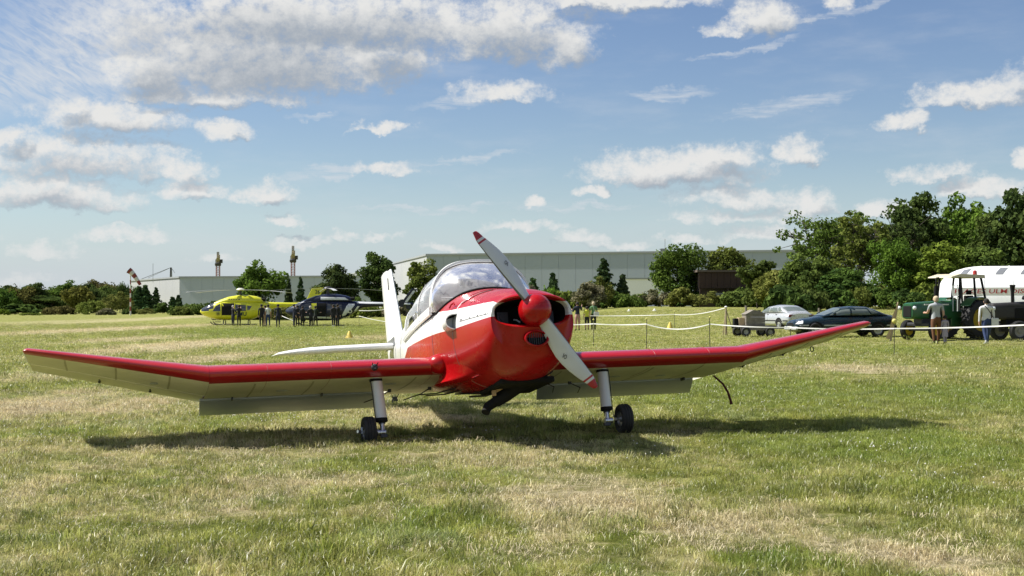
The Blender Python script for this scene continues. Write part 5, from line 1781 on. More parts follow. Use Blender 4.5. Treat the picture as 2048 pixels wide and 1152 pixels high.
def person(px, Y, hgt, yaw, label, top, legs, hair='hair', shoe='shoe', sleeves='long', stride=.0, arms=((.0, .1, .12), (.0, .1, .12)), shorts=False, dress=False, width=1.0, lean=0.0, group=None, crouch=0.0, head=1.0, dz=0.0):
    """arms: (forward swing, forearm bend, outwards) for the left and right arm; yaw 0 looks away from the camera"""
    e = empty('person', at(px, Y, dz), yaw, label, 'person', group)
    V = []; E_ = []; Rr = []; B = []                         # joints, bones, radii, bone material rule

    def j(p, r, par=None, rule=None):
        V.append(Vector(p)); Rr.append(r if isinstance(r, tuple) else (r, r))
        if par is not None: E_.append((par, len(V) - 1)); B.append((par, len(V) - 1, rule))
        return len(V) - 1
    hz = .52 - crouch * .2
    ln = lambda z: (0, lean * (z - hz))[1]
    W = width
    pel = j((0, 0, hz), (.082 * W, .062))
    waist = j((0, ln(.61) + .004, hz + .09), (.076 * W, .055), pel, 'top')
    chest = j((0, ln(.73), hz + .21), (.092 * W, .062), waist, 'top')
    ub = j((0, ln(.79), hz + .275), (.075 * W, .050), chest, 'top')
    neck = j((0, ln(.83) + .006, hz + .325), .030, ub, 'neck')
    hb = j((0, ln(.87) + .014, hz + .362), (.040 * head, .046 * head), neck, 'skin')
    hc = j((0, ln(.92) + .016, hz + .405), (.050 * head, .058 * head), hb, 'skin')
    ht = j((0, ln(.96) + .010, hz + .445), (.036 * head, .042 * head), hc, 'skin')
    for si, s in ((0, -1), (1, 1)):
        fw, bend, out = arms[si]
        sh = j((s * .105 * W, ln(.79), hz + .275), .036, ub, 'top')
        d1 = Vector((s * sin(out), sin(fw) * cos(out), -cos(fw) * cos(out)))
        el = j(V[sh] + d1 * .165, .027, sh, 'uarm')
        d2 = Vector((s * sin(out) * .4, sin(fw + bend), -cos(fw + bend))).normalized()
        wr = j(V[el] + d2 * .145, .019, el, 'farm')
        pm_ = j(V[wr] + d2 * .040, (.020, .013), wr, 'skin')
        side = d2.cross(Vector((s, 0, 0))).normalized()
        for q, L in ((-1.5, .034), (-.5, .042), (.5, .046), (1.5, .040)):
            b1 = j(V[pm_] + d2 * .018 + side * q * .0085, .0052, pm_, 'skin')
            j(V[b1] + d2 * L * .8 + Vector((-s, 0, 0)) * .008, .0042, b1, 'skin')
        th = j(V[wr] + d2 * .018 + side * .022, .0058, wr, 'skin'); j(V[th] + d2 * .028 + side * .008, .0045, th, 'skin')
        st = stride * s
        hp = j((s * .050 * W, 0, hz - .035), .058 * (W * .5 + .5), pel, 'leg0')
        kf = sin(st) * .23 + crouch * .16
        kn = j((s * .056 * W, kf, hz - .255 + (1 - cos(st)) * .02 + crouch * .10), .040, hp, 'thigh')
        af = kf + (sin(st) * .2 if st > 0 else sin(st) * .30) - crouch * .14
        lift = .03 if st < -.15 else 0
        an_ = j((s * .055 * W, af, .048 + lift), .025, kn, 'shin')
        ft = j((s * .058 * W, af + .005, .022 + lift * .8), .024, an_, 'shoe')
        j((s * .066 * W, af + .085, .018), (.021, .015), ft, 'shoe')
    me = bpy.data.meshes.new('person_skeleton'); me.from_pydata([v * hgt for v in V], E_, [])
    ob = bpy.data.objects.new('person_skeleton', me); COL.objects.link(ob)
    ob.modifiers.new('skin', 'SKIN').use_smooth_shade = True
    sv = me.skin_vertices[0].data
    for i, r in enumerate(Rr): sv[i].radius = (r[0] * hgt, r[1] * hgt)
    sv[0].use_root = True
    sb = ob.modifiers.new('sub', 'SUBSURF'); sb.levels = sb.render_levels = 1
    bpy.context.view_layer.update()
    bm2 = bpy.data.meshes.new_from_object(ob.evaluated_get(bpy.context.evaluated_depsgraph_get()))
    bpy.data.objects.remove(ob); bpy.data.meshes.remove(me)
    bm2.name = 'body'
    mats = [CL_['skin'], CL_[top], CL_[legs], CL_[shoe]]
    bm2.materials.clear()
    for m in mats: bm2.materials.append(m)

    def mat_of(c):
        best = (1e9, None, 0)
        for (a, b_, rule) in B:
            p, q = V[a], V[b_]; d = q - p; t_ = max(0, min(1, (c - p).dot(d) / max(d.dot(d), 1e-9)))
            r = Rr[a][0] * (1 - t_) + Rr[b_][0] * t_
            k = (c - (p + d * t_)).length - r * .8
            if k < best[0]: best = (k, rule, t_)
        _, rule, t_ = best
        if rule == 'top': return 1 if c.z > hz + .02 else 2
        if rule == 'neck': return 1 if t_ < .45 else 0
        if rule == 'uarm': return 1 if (sleeves != 'none' and (sleeves == 'long' or t_ < .62)) else 0
        if rule == 'farm': return 1 if sleeves == 'long' and t_ < .9 else 0
        if rule == 'leg0': return 2
        if rule == 'thigh': return 2 if not (shorts and t_ > .85) else 0
        if rule == 'shin': return (0 if shorts else 2) if t_ < .93 else 3
        if rule == 'shoe': return 3
        return 0
    mi = [mat_of(Vector(p.center) / hgt) for p in bm2.polygons]
    bm2.polygons.foreach_set('material_index', mi); bm2.polygons.foreach_set('use_smooth', [True] * len(mi)); bm2.update()
    link('body', bm2, e)
    H = V[hc] * hgt
    m = MB()
    if hair:
        rg = []
        for i in range(7):
            a = -.25 + (pi / 2 + .25) * i / 6
            rg.append([(H.x + .059 * head * hgt * cos(a) * cos(2 * pi * k / 16), H.y - .012 * hgt + (.066 * head * hgt) * cos(a) * sin(2 * pi * k / 16) * (1 if sin(2 * pi * k / 16) < 0 else .62 + .3 * i / 6),
                        H.z + .006 * hgt + .058 * head * hgt * sin(a) * (1.05 if i else 1) - (.03 * hgt if i == 0 and sin(2 * pi * k / 16) < 0 else 0)) for k in range(16)])
        m.loft(rg); m.build('hair', CL_[hair], e)
    m = MB(); m.sphere(H + Vector((0, .062 * head * hgt, -.012 * hgt)), (.010 * hgt, .014 * hgt, .012 * hgt), 6, 4)
    for s in (-1, 1): m.sphere(H + Vector((s * .053 * head * hgt, 0, -.010 * hgt)), (.008 * hgt, .014 * hgt, .02 * hgt), 6, 4)
    m.build('face', CL_['skin'], e)
    if dress:
        m = MB(); m.lathe([(.105 * hgt, hz * hgt - .27 * hgt), (.100 * hgt, hz * hgt - .15 * hgt), (.085 * hgt, hz * hgt - .02 * hgt), (.074 * hgt, hz * hgt + .08 * hgt), (.078 * hgt, hz * hgt + .16 * hgt)], 18)
        m.build('dress', CL_[top], e)
    return e


GP = 'people round the helicopters'
A0 = ((.0, .1, .12), (.0, .1, .12)); FWD = ((.5, 1.2, .15), (.5, 1.2, .15)); UP = ((1.1, 1.3, .3), (1.1, 1.3, .3))
person(466, 112, 1.74, radians(-40), 'grey haired person in dark clothes at the open yellow door', 'black', 'navy', 'greyhair', group=GP, arms=FWD)
person(478, 110.5, 1.78, radians(30), 'person in black with raised arms beside the yellow helicopter lettering', 'black', 'black', 'hair', group=GP, arms=UP)
person(523, 105, 1.80, radians(10), 'person in dark suit left of the one in white behind the yellow helicopter', 'black', 'black', 'hair', group=GP)
person(536, 105, 1.78, radians(-10), 'person in white shirt and jeans near the yellow helicopter tail', 'white', 'jeans', 'hair', group=GP, sleeves='short', stride=.12, shoe='tan')
person(530, 108, 1.72, radians(60), 'person in dark clothes half hidden behind the white shirt', 'navy', 'tan', 'hair', group=GP)
person(556, 104, 1.80, radians(-5), 'person in navy overalls standing alone between the two helicopters', 'navy', 'navy', 'hair', group=GP, arms=((.0, .1, .2), (.0, .1, .2)))
person(588, 104, 1.80, radians(-70), 'person in navy uniform at the blue helicopter nose', 'navy', 'navy', 'hair', group=GP, arms=((.3, 1.0, .15), (.1, .2, .15)))
person(595, 106.5, 1.72, radians(20), 'person in dark clothes just behind the one at the blue nose', 'black', 'black', 'hair', group=GP)
person(605, 105, 1.66, radians(0), 'person in black before the blue helicopter front door', 'black', 'black', 'hair', group=GP)
person(622, 105, 1.66, radians(25), 'person leaning toward the open blue cabin door', 'black', 'black', 'greyhair', group=GP, lean=.25, arms=FWD)
person(631, 106, 1.66, radians(-20), 'person in dark clothes right of the one leaning to the cabin', 'dgreen', 'black', 'hair', group=GP, arms=FWD, stride=.15)
person(667, 104.5, 1.76, radians(30), 'left person of the dark pair at the rear of the blue cabin', 'black', 'black', 'hair', group=GP, stride=.1, shoe='wshoe')
person(675, 105, 1.80, radians(-25), 'right person of the dark pair at the rear of the blue cabin', 'black', 'black', 'hair', group=GP)
GF = 'visitors at the barrier tape'
person(1155, 79, 1.72, radians(5), 'person in dark jacket and pink shorts beside the red cowling', 'navy', 'pink', 'hair', group=GF, shorts=True, arms=((.4, 1.6, .25), (.9, 1.9, .3)))
person(1174, 79, 1.42, radians(0), 'child in yellow shirt and black shorts beside the green top', 'yellow', 'black', 'hair', group=GF, sleeves='short', shorts=True, head=1.12)
person(1187, 79, 1.68, radians(10), 'fair haired person in green top and black trousers', 'green', 'black', 'fair', group=GF, sleeves='short')
mb = MB(); mb.box((0, 0, 0), (.30, .12, .24)); mb.tube([(-.1, 0, .1), (-.22, 0, .55), (-.3, 0, .62)], .012, 5)
tag(mb.build('shoulder_bag', CL_['white'], None, at(1193, 78.6, .92), bevel=.03), 'pale shoulder bag hanging from the person in green', 'bag')
GR = 'visitors walking toward the tractors'
person(1872, 50, 1.80, radians(4), 'man in grey T-shirt and brown trousers seen from behind', 'grey', 'brown', 'fair', group=GR, sleeves='short', stride=.13, width=1.22, arms=((.35, 1.2, .14), (-.05, .15, .16)))
person(1890, 50, 1.06, radians(8), 'small girl in a lilac dress beside the man in grey', 'lilac', 'lilac', 'hair', group=GR, sleeves='long', dress=True, stride=.12, shoe='shoe', head=1.3)
person(1973, 49, 1.70, radians(2), 'dark haired woman in white top and jeans walking away', 'white', 'jeans', 'hair', group=GR, sleeves='long', stride=.3, shoe='wshoe', width=1.25, arms=((-.1, .1, .14), (.1, .2, .2)))
mb = MB(); mb.box((0, 0, 0), (.26, .07, .34))
wb = mb.build('shopping_bag', CL_['white'], None, at(1990, 48.9, .80), bevel=.02)
tag(wb, 'white carrier bag at the side of the woman in jeans', 'bag')
mb = MB(); p0 = at(1973, 48.84)
mb.tube([p0 + Vector((-.10, -.10, 1.42)), p0 + Vector((.02, -.165, 1.26)), p0 + Vector((.16, -.14, 1.05)), p0 + Vector((.24, -.06, .97))], .016, 6)
mb.build('strap', CL_['black'], wb); mb_o = wb.children[0]; mb_o.matrix_parent_inverse = Matrix.Translation(-Vector(wb.location))

# ------------------------------------------------------------------ cars, trailer
M['rimsilver'] = pmat('wheel_trim', (.42, .43, .44), .35, .6)
M['lampglass'] = pmat('headlamp_glass', (.62, .66, .68), .1, spec=.8)
M['taillamp'] = pmat('tail_lamp', (.10, .012, .012), .2)
M['carglass'] = pmat('car_glass', (.13, .155, .14), .08, spec=.8)  # grey green painted in for reflections and the field seen through the panes
M['plate'] = pmat('number_plate', (.65, .65, .62), .5)
CB = [(2.24, .34, .60, .47, .50, 2.4, 2.4), (2.17, .24, .67, .45, .68, 2.6, 2.6), (2.0, .19, .73, .45, .78, 3, 3), (1.6, .17, .80, .46, .83, 3.2, 3.4), (1.0, .16, .89, .48, .85, 3.4, 3.6), (.3, .16, .92, .5, .855, 3.6, 3.6),
      (-.8, .16, .94, .5, .855, 3.6, 3.6), (-1.5, .17, .96, .5, .845, 3.4, 3.4), (-1.95, .22, .965, .52, .82, 3.2, 3), (-2.17, .28, .93, .55, .76, 3, 2.8), (-2.25, .36, .86, .58, .66, 2.6, 2.6)]
CG = [(1.02, .86, .90, .87, .66, 2.4, 2), (.62, .86, 1.09, .90, .70, 2.8, 2), (.22, .86, 1.245, .92, .715, 3, 2), (-.4, .86, 1.31, .94, .72, 3, 2), (-1.0, .86, 1.285, .94, .715, 3, 2), (-1.3, .86, 1.21, .94, .70, 2.9, 2), (-1.62, .86, 1.08, .92, .68, 2.7, 2), (-1.88, .86, .965, .9, .64, 2.4, 2)]


def car(name, loc, rz, label, paint_m, dark_trim):
    e = empty(name, loc, rz, label, 'car', 'cars parked on the field')
    xs = sorted(set([s[0] for s in CB] + list(np.arange(-2.2, 2.2, .2))), reverse=True)
    m = MB(); m.loft([ring(*lerp_sec(CB, x), n=44) for x in xs]); m.build('body', paint_m, e)
    xs = sorted(set([s[0] for s in CG] + list(np.arange(-1.8, 1.0, .11))), reverse=True)
    m = MB()
    m.loft([ring(*lerp_sec(CG, x), n=44) for x in xs], fmi=lambda ce, i, k: 1 if ((.25 < ce.x < .96 or -1.84 < ce.x < -1.22) and abs(ce.y) < .56 and ce.z > .90) else 0)
    m.build('cabin', [paint_m, M['carglass']], e)
    for sd in (-1, 1):
        G = lambda x, z: fsurf_y(x, z, .008, CG, sd)
        for poly in ([(.76, .925), (.29, 1.20), (-.16, 1.245), (-.16, .92)], [(-.24, .92), (-.24, 1.245), (-.88, 1.235), (-1.08, .94)], [(-1.13, .98), (-.96, 1.205), (-1.12, 1.18), (-1.45, 1.01)]):
            m = MB(); m.patch(poly, G, 2, 4); m.build('side_window', M['carglass'], e)
        D = lambda x, z: fsurf_y(x, z, .010, CB, sd)
        for x0, x1 in ((2.1, 1.72), (1.05, -1.05), (-1.75, -2.15)):
            m = MB(); m.patch([(x0, .47), (x0, .52), (x1, .52), (x1, .47)], D, 1, 6); m.build('side_moulding', dark_trim, e)
        for x in (-.05, -.95):
            m = MB(); m.patch([(x, .78), (x, .82), (x - .16, .82), (x - .16, .78)], D, 1, 2); m.build('door_handle', M['black'], e)
        for x in (.66, -.20):
            m = MB(); m.tube([fsurf_y(x, z, .004, CB, sd) for z in (.28, .5, .7, .90)], .005, 4); m.build('door_gap', M['black'], e)
        m = MB(); m.box((.62, sd * .90, .98), (.12, .16, .11)); m.build('wing_mirror', M['black'] if dark_trim is M['black'] else paint_m, e, bevel=.03)
        for x in (1.42, -1.36):
            m = MB(); m.patch([(x + .36 * cos(a), .30 + .36 * sin(a)) for a in np.linspace(-.35, pi + .35, 16)], lambda u, v: fsurf_y(u, max(v, .18), .004, CB, sd), 2, 1); m.build('wheel_arch', M['black'], e)
            w = empty('wheel', (x, sd * .76, .30)); w.parent = e
            wheel(w, 'wheel', (0, 0, 0), .305, .19, n=28, rimcol=M['rimsilver'], rim_r=.62, grooves=2)
        m = MB(); m.patch([(2.20, .55), (2.13, .67), (1.90, .70), (1.98, .56)], D, 2, 3); m.build('headlight', M['lampglass'], e)
        m = MB(); m.box((-2.20, sd * .55, .74), (.10, .36, .15)); m.build('tail_light', M['taillamp'], e, bevel=.03)
    m = MB(); m.box((2.20, 0, .36), (.12, 1.42, .16)); m.build('front_bumper', dark_trim if dark_trim is not M['black'] else M['black'], e, bevel=.04)
    m = MB(); m.box((-2.22, 0, .40), (.12, 1.46, .20)); m.build('rear_bumper', M['black'], e, bevel=.04)
    m = MB(); m.box((-2.285, 0, .60), (.02, .52, .11)); m.build('number_plate', M['plate'], e, smooth=False)
    m = MB(); m.box((2.265, 0, .40), (.02, .52, .10)); m.build('number_plate', M['plate'], e, smooth=False)
    m = MB(); m.box((2.235, 0, .53), (.03, .7, .08)); m.build('grille', M['black'], e, smooth=False)
    return e


car('dark_saloon', at(1680, 58, .02), pi + radians(9), 'dark blue green saloon car parked side on behind the wing tip', pmat('dark_teal_paint', (.006, .016, .020), .22, coat=.35, spec=.35, var=.05), pmat('pale_moulding', (.40, .42, .42), .4))
car('silver_saloon', at(1560, 71, -.08), radians(108), 'silver saloon car seen from behind beside the loaded trailer', pmat('silver_paint', (.52, .54, .55), .28, .35, coat=.5, var=.04), M['black'])
M['oldwood'] = pmat('weathered_wood', (.20, .18, .15), .85, var=.25, vscale=6)
M['card'] = pmat('tan_box', (.46, .35, .22), .8, var=.12)
M['palewood'] = pmat('pale_wood', (.36, .29, .19), .85, var=.2)
tr = empty('trailer', at(1507, 60, .0), radians(8), 'small flat trailer loaded with a crate and boxes', 'trailer')
for k in range(6):
    m = MB(); m.box((0, -.45 + .18 * k, .46), (1.62, .165, .05)); m.build('plank', M['oldwood'], tr, smooth=False)
m = MB()
for y in (-.5, .5): m.bar((-.85, y, .40), (.85, y, .40), .07)
for x in (-.75, 0, .75): m.bar((x, -.5, .40), (x, .5, .40), .06)
m.bar((.8, 0, .40), (1.5, 0, .38), .07); m.build('chassis', M['darkmetal'], tr, smooth=False)
m = MB(); m.box((0, -.56, .34), (1.55, .03, .12)); m.build('side_rail', M['oldwood'], tr, smooth=False)
for x, y in ((-.55, -.62), (.55, -.62), (-.55, .62), (.55, .62)):
    w = empty('wheel', (x, y, .21)); w.parent = tr
    wheel(w, 'wheel', (0, 0, 0), .22, .14, n=20, grooves=2)
tz = at(1507, 60).z
c_ = empty('wooden_crate', at(1507, 59.9, .485), radians(8), 'grey wooden crate with a pitched lid on the trailer', 'crate')
for s in (-1, 1):
    for k in range(4):
        m = MB(); m.box((0, s * .30, .065 + k * .125), (.86, .03, .115)); m.build('board', M['oldwood'], c_, smooth=False)
        m = MB(); m.box((s * .42, 0, .065 + k * .125), (.03, .57, .115)); m.build('board', M['oldwood'], c_, smooth=False)
m = MB(); m.prism([(-.48, .50), (.48, .50), (.16, .66), (-.10, .70)], -.34, .34); m.build('lid', M['oldwood'], c_, smooth=False)
m = MB(); m.box((0, 0, .18), (.30, .34, .36)); o = m.build('tan_box', M['card'], None, at(1482, 59.9, .485), (0, 0, .15), bevel=.01); tag(o, 'tan cardboard box at the left end of the trailer', 'box')
m = MB(); m.box((0, 0, .16), (.20, .30, .34)); o = m.build('black_case', M['black'], None, at(1471, 59.9, .485), (0, 0, .1), bevel=.01); tag(o, 'small black case left of the tan box on the trailer', 'case')

# ------------------------------------------------------------------ tractors
def tractor(name, loc, rz, label, col, rimc, canopy):
    e = empty(name, loc, rz, label, 'tractor')
    HT = [(3.32, .88, 1.44, 1.1, .26, 4, 4), (3.25, .84, 1.49, 1.1, .30, 4, 5), (2.4, .84, 1.53, 1.1, .31, 4, 5), (1.6, .84, 1.57, 1.1, .32, 4, 5), (.95, .82, 1.60, 1.1, .33, 4, 5)]
    m = MB(); m.loft([ring(*lerp_sec(HT, x), n=36) for x in (3.32, 3.28, 3.2, 2.4, 1.9, 1.4, .95)]); m.build('bonnet', col, e)
    m = MB(); m.box((3.325, 0, 1.14), (.03, .40, .44)); m.build('grille', M['black'], e, bevel=.02)
    for sd in (-1, 1):
        m = MB(); m.box((2.0, sd * .325, 1.10), (.75, .02, .40)); m.build('side_grille', M['black'], e, smooth=False)
        m = MB(); m.box((1.95, sd * .330, 1.42), (1.5, .02, .05)); m.build('bonnet_stripe', M['plate'] if canopy else M['darkmetal'], e, smooth=False)
        m = MB(); m.lathe([(.02, 0), (.075, .01), (.08, .07), (.03, .11)], 14, 'x', (3.30, sd * .38, 1.28), caps=True); m.build('headlight', M['lampglass'], e)
    m = MB(); m.box((1.6, 0, .72), (2.2, .42, .36)); m.box((2.55, 0, .62), (.3, 1.1, .14)); m.build('engine_block', M['darkmetal'] if canopy else M['black'], e, bevel=.03)
    m = MB(); m.box((.35, 0, .85), (1.2, .55, .65)); m.build('gearbox', col, e, bevel=.05)
    m = MB(); m.bar((-.0, -.75, .82), (.0, .75, .82), .2); m.build('rear_axle', M['darkmetal'], e, smooth=False)
    for sd in (-1, 1):
        w = empty('rear_wheel', (0, sd * .78, .81)); w.parent = e
        m = MB(); m.lathe([(.46, -.18), (.62, -.21), (.74, -.20), (.77, -.12), (.775, 0), (.77, .12), (.74, .20), (.62, .21), (.46, .18)], 40, 'y'); ty = m.build('tyre', M['rubber'], w, angle=30)
        m = MB()
        for k in range(22):
            for s2 in (-1, 1):
                a = 2 * pi * (k + (.25 if s2 > 0 else -.25)) / 22
                p = lambda yy, da, r: (r * cos(a + da), yy, r * sin(a + da))
                m.bar(p(s2 * .01, .08, .795), p(s2 * .19, -.10, .785), .055, .05)
        lug = m.build('lug', M['rubber'], w, smooth=False); lug['kind'] = 'stuff'
        m = MB(); m.lathe([(.02, -.06), (.22, -.08), (.30, -.05), (.42, -.12), (.47, -.19), (.47, .19), (.42, .12), (.30, .05), (.22, .08), (.02, .06)], 28, 'y', caps=True); m.build('rim', rimc, w)
        w = empty('front_wheel', (2.45, sd * .70, .40)); w.parent = e
        wheel(w, 'wheel', (0, 0, 0), .40, .22, n=28, rimcol=rimc, rim_r=.58, grooves=3)
        rg = [[(-.02 + .90 * cos(a), sd * y, .80 + .90 * sin(a)) for y in (.50, .98)] + [(-.02 + .93 * cos(a), sd * y, .80 + .93 * sin(a)) for y in (.98, .50)] for a in np.linspace(radians(38), radians(165), 12)]
        m = MB(); m.loft(rg); m.build('fender', col, e, angle=30)
    m = MB(); m.bar((2.45, -.70, .42), (2.45, .70, .42), .12); m.build('front_axle', M['darkmetal'], e, smooth=False)
    m = MB(); m.lathe([(.085, 1.55), (.095, 1.6), (.095, 2.12), (.10, 2.16)], 14, 'z', (1.62, .05, 0), caps=True) if canopy else m.lathe([(.06, 1.5), (.065, 1.9), (.11, 2.2), (.12, 2.22)], 14, 'z', (2.35, .1, 0), caps=True)
    m.build('exhaust_stack', M['black'], e)
    if canopy:
        m = MB(); m.tube([(1.62, .05, 2.1), (1.62, .05, 2.42), (1.60, .05, 2.49), (1.46, .05, 2.50)], .032, 8); m.build('exhaust_pipe', M['black'], e)
    else:
        m = MB(); m.lathe([(.05, 1.55), (.05, 1.62), (.17, 1.63), (.20, 1.68), (.17, 1.77), (.06, 1.83)], 16, 'z', (1.65, 0, 0), caps=True); m.build('air_cleaner', M['black'], e)
    m = MB(); m.tube([(.55, 0, 1.45), (.42, 0, 1.62)], .02, 6)
    for k in range(14):
        a, b_ = 2 * pi * k / 14, 2 * pi * (k + 1) / 14
        m.tube([(.42 - .10 * sin(a), .2 * cos(a), 1.63 + .17 * sin(a)), (.42 - .10 * sin(b_), .2 * cos(b_), 1.63 + .17 * sin(b_))], .014, 5)
    m.build('steering_wheel', M['black'], e)
    m = MB(); m.box((-.25, 0, 1.22), (.45, .46, .10)); m.box((-.48, 0, 1.52), (.09, .44, .55)); m.box((-.50, 0, 1.92), (.07, .26, .18)); m.build('seat', M['black'], e, bevel=.03)
    m = MB(); m.box((.78, 0, 1.35), (.30, .5, .55)); m.build('dashboard', col, e, bevel=.04)
    if canopy:
        for sd in (-1, 1):
            for (a, b_) in (((.85, sd * .58, 1.20), (.72, sd * .50, 2.51)), ((-.15, sd * .60, 1.5), (-.18, sd * .50, 2.51)), ((-.88, sd * .60, 1.35), (-.62, sd * .50, 2.51))):
                m = MB(); m.bar(a, b_, .065); m.build('cab_post', M['black'], e, smooth=False)
        m = MB(); m.prism([(-.80, 2.50), (.80, 2.53), (1.35, 2.50), (1.33, 2.54), (.78, 2.66), (-.76, 2.64)], -.58, .58); m.build('canopy_roof', pmat('cream_canopy', (.58, .52, .36), .6), e, angle=40)
        m = MB(); m.lathe([(.08, 0), (.085, .05), (.08, .14), (.03, .18)], 12, 'z', (-.5, .30, 2.65), caps=True); m.build('beacon', pmat('red_beacon', (.35, .03, .03), .3), e)
        m = MB()
        for y in (.50, .72): m.bar((1.15, y, 1.15), (1.15, y, 2.20), .03)
        m.bar((1.15, .50, 2.2), (1.15, .72, 2.2), .03); m.bar((1.15, .5, 1.7), (1.15, .72, 1.7), .03); m.build('ladder_frame', pmat('pale_frame', (.45, .48, .46), .5), e, smooth=False)
    return e


tractor('green_tractor', at(1922, 55.5), pi + radians(34), 'green tractor with cream canopy roof and yellow wheel rims', pmat('tractor_green', (.012, .085, .028), .4, coat=.2, var=.12), pmat('yellow_rim', (.50, .36, .02), .5, var=.12), True)
tractor('old_tractor', at(2128, 54), pi + radians(12), 'old black tractor with upright stack at the right picture edge', pmat('dull_black_paint', (.022, .020, .020), .6, var=.2), pmat('grey_rim', (.20, .19, .18), .6, var=.2), False)

# ------------------------------------------------------------------ white arched hangar with banner
hg = empty('fabric_hangar', at(1884, 80), radians(-15.5), 'white arched fabric hangar with grey skylights and a red lettered banner', 'hangar')
M['fabric'] = pmat('white_fabric', (.70, .71, .70), .6, var=.04, vscale=.8)
M['skylight'] = pmat('grey_skylight', (.17, .18, .19), .35)
hH = z_of(530, 80) - hg.location.z
HL = 14.0


def hsec(x):
    q = min(max(x / 2.4, 0), 1); q2 = min(max((HL - x) / 2.4, 0), 1)
    k = sqrt(1 - (1 - q) ** 2) * sqrt(1 - (1 - q2) ** 2) if x < 2.4 or x > HL - 2.4 else 1
    return max(k, .02)


def hsurf(x, a, off=0.0):
    k = hsec(x); kw = .50 + .50 * k; kh = .62 + .38 * k
    return Vector((x, 3.4 - (3.4 * kw + off) * sgnpow(cos(a), 2 / 2.5), (hH * kh + off) * sgnpow(sin(a), 2 / 2.5)))


mb = MB()
xs = [0, .05, .15, .35, .65, 1.0, 1.5, 2.0, 2.4] + list(np.arange(3.2, HL - 2.4, .8)) + [HL - 2.4, HL - 1.5, HL - .8, HL - .3, HL]
mb.loft([[hsurf(x, pi * k / 40) for k in range(41)] + [Vector((x, 3.4, -.3))] for x in xs]); mb.build('cover', M['fabric'], hg)
for x in np.arange(2.4, HL - 2, 1.6):
    mb = MB(); mb.tube([hsurf(x, a, .01) for a in np.linspace(.05, pi - .05, 24)], .018, 5); mb.build('rib', M['fabric'], hg)
for k, x in enumerate((.95, 3.05, 4.45, 5.85, 7.25, 8.65, 10.05)):
    mb = MB(); mb.patch([(x, .92), (x + .38, 1.24), (x + .82, 1.24), (x + .44, .92)], lambda u, v: hsurf(u, v, .015), 2, 3); mb.build('skylight', M['skylight'], hg)
bz = z_of(582, 78) - hg.location.z
yb_ = min((hsurf(4, a).y for a in np.linspace(.05, 1.5, 200) if abs(hsurf(4, a).z - bz) < .06), default=.1)
bnr = MB(); bnr.box((4.5, yb_ - .07, bz), (7.9, .02, .44)); bn_o = bnr.build('banner', pmat('banner_white', (.78, .76, .74), .6), hg, smooth=False)
tm = text_mesh('lettering', 'PLACES ULM DISPONIBLES', pmat('banner_red', (.42, .03, .04), .6), 6.2, .26, shear=.12, bold=.010)
link('lettering', tm, bn_o, (.72, yb_ - .085, bz - .125), (pi / 2, 0, 0))

# ------------------------------------------------------------------ windsock
ws = empty('windsock', at(261, 225), 0, 'red and white windsock hanging from a banded pole', 'windsock')
p1 = z_of(551, 225) - ws.location.z
M['wred'] = pmat('orange_red_cloth', (.22, .04, .03), .7); M['wwhite'] = pmat('windsock_white', (.62, .60, .56), .7)
m = MB(); n_ = 9
rings = [[(r * cos(2 * pi * k / 10), r * sin(2 * pi * k / 10), z) for k in range(10)] for z, r in [(p1 * i / n_, .13 - .004 * i) for i in range(n_ + 1)]]
m.loft(rings, fmi=lambda ce, i, k: i % 2); m.build('pole', [M['wwhite'], M['wred']], ws)
m = MB(); dirv = Vector((.36, 0, -.93)); st = Vector((-.25, -.1, p1 + .85)); rings = []
for i, t_ in enumerate(np.linspace(0, 1, 6)):
    c = st + Vector((1.9 * t_, 0, -.2 * t_ - 2.2 * t_ ** 1.4)); r = .52 - .27 * t_
    ax = Vector((.75 - .3 * t_, 0, -.6 - .3 * t_)).normalized(); sx = ax.cross(Vector((0, 1, 0))).normalized()
    rings.append([c + sx * r * cos(2 * pi * k / 16) + Vector((0, 1, 0)) * r * .8 * sin(2 * pi * k / 16) for k in range(16)])
m.loft(rings, caps=False, fmi=lambda ce, i, k: i % 2); so = m.build('sock', [M['wred'], M['wwhite']], ws)
m = MB()
for k in range(16): m.bar(rings[0][k], rings[0][(k + 1) % 16], .06)
m.build('hoop', M['darkmetal'], ws, smooth=False)

# ------------------------------------------------------------------ barrier tapes, stakes, cones
M['tape'] = pmat('white_tape', (.72, .72, .70), .5); M['stake'] = pmat('dark_stake', (.03, .03, .028), .7); M['cap'] = pmat('yellow_cap', (.62, .58, .16), .5)
M['coney'] = pmat('yellow_cone', (.62, .47, .07), .55)


def stake(px, Y, h, label, cap=True, r=.011, group='stakes holding the barrier tape'):
    e = empty('stake', at(px, Y), 0, label, 'stake', group)
    m = MB(); m.tube([(0, 0, -.1), (random.uniform(-.02, .02), 0, h)], r, 7); m.build('rod', M['stake'], e)
    if cap: m = MB(); m.sphere((0, 0, h), (.032, .032, .030), 10, 6); m.build('cap', M['cap'], e)
    return e


def tape(pts, label, w=.055, sag=.10, group='white barrier tapes'):
    """pts: (px, py, Y); a ribbon that sags between its ends and twists a little"""
    m = MB(); P = [Vector(((px - 1024) / F * Y, Y, z_of(py, Y))) for px, py, Y in pts]
    a, b_ = P[0], P[1]; up, dn = [], []
    for i in range(25):
        t_ = i / 24; c = a.lerp(b_, t_); c.z -= sag * 4 * t_ * (1 - t_)
        tw = .35 * sin(6 * t_ + a.x); d = Vector((0, sin(tw), cos(tw)))
        up.append(c + d * w / 2); dn.append(c - d * w / 2)
    m.add(up + dn, [(i, i + 1, 26 + i, 25 + i) for i in range(24)])
    o = m.build('barrier_tape', M['tape'], None, fix=False)
    return tag(o, label, 'tape', group)


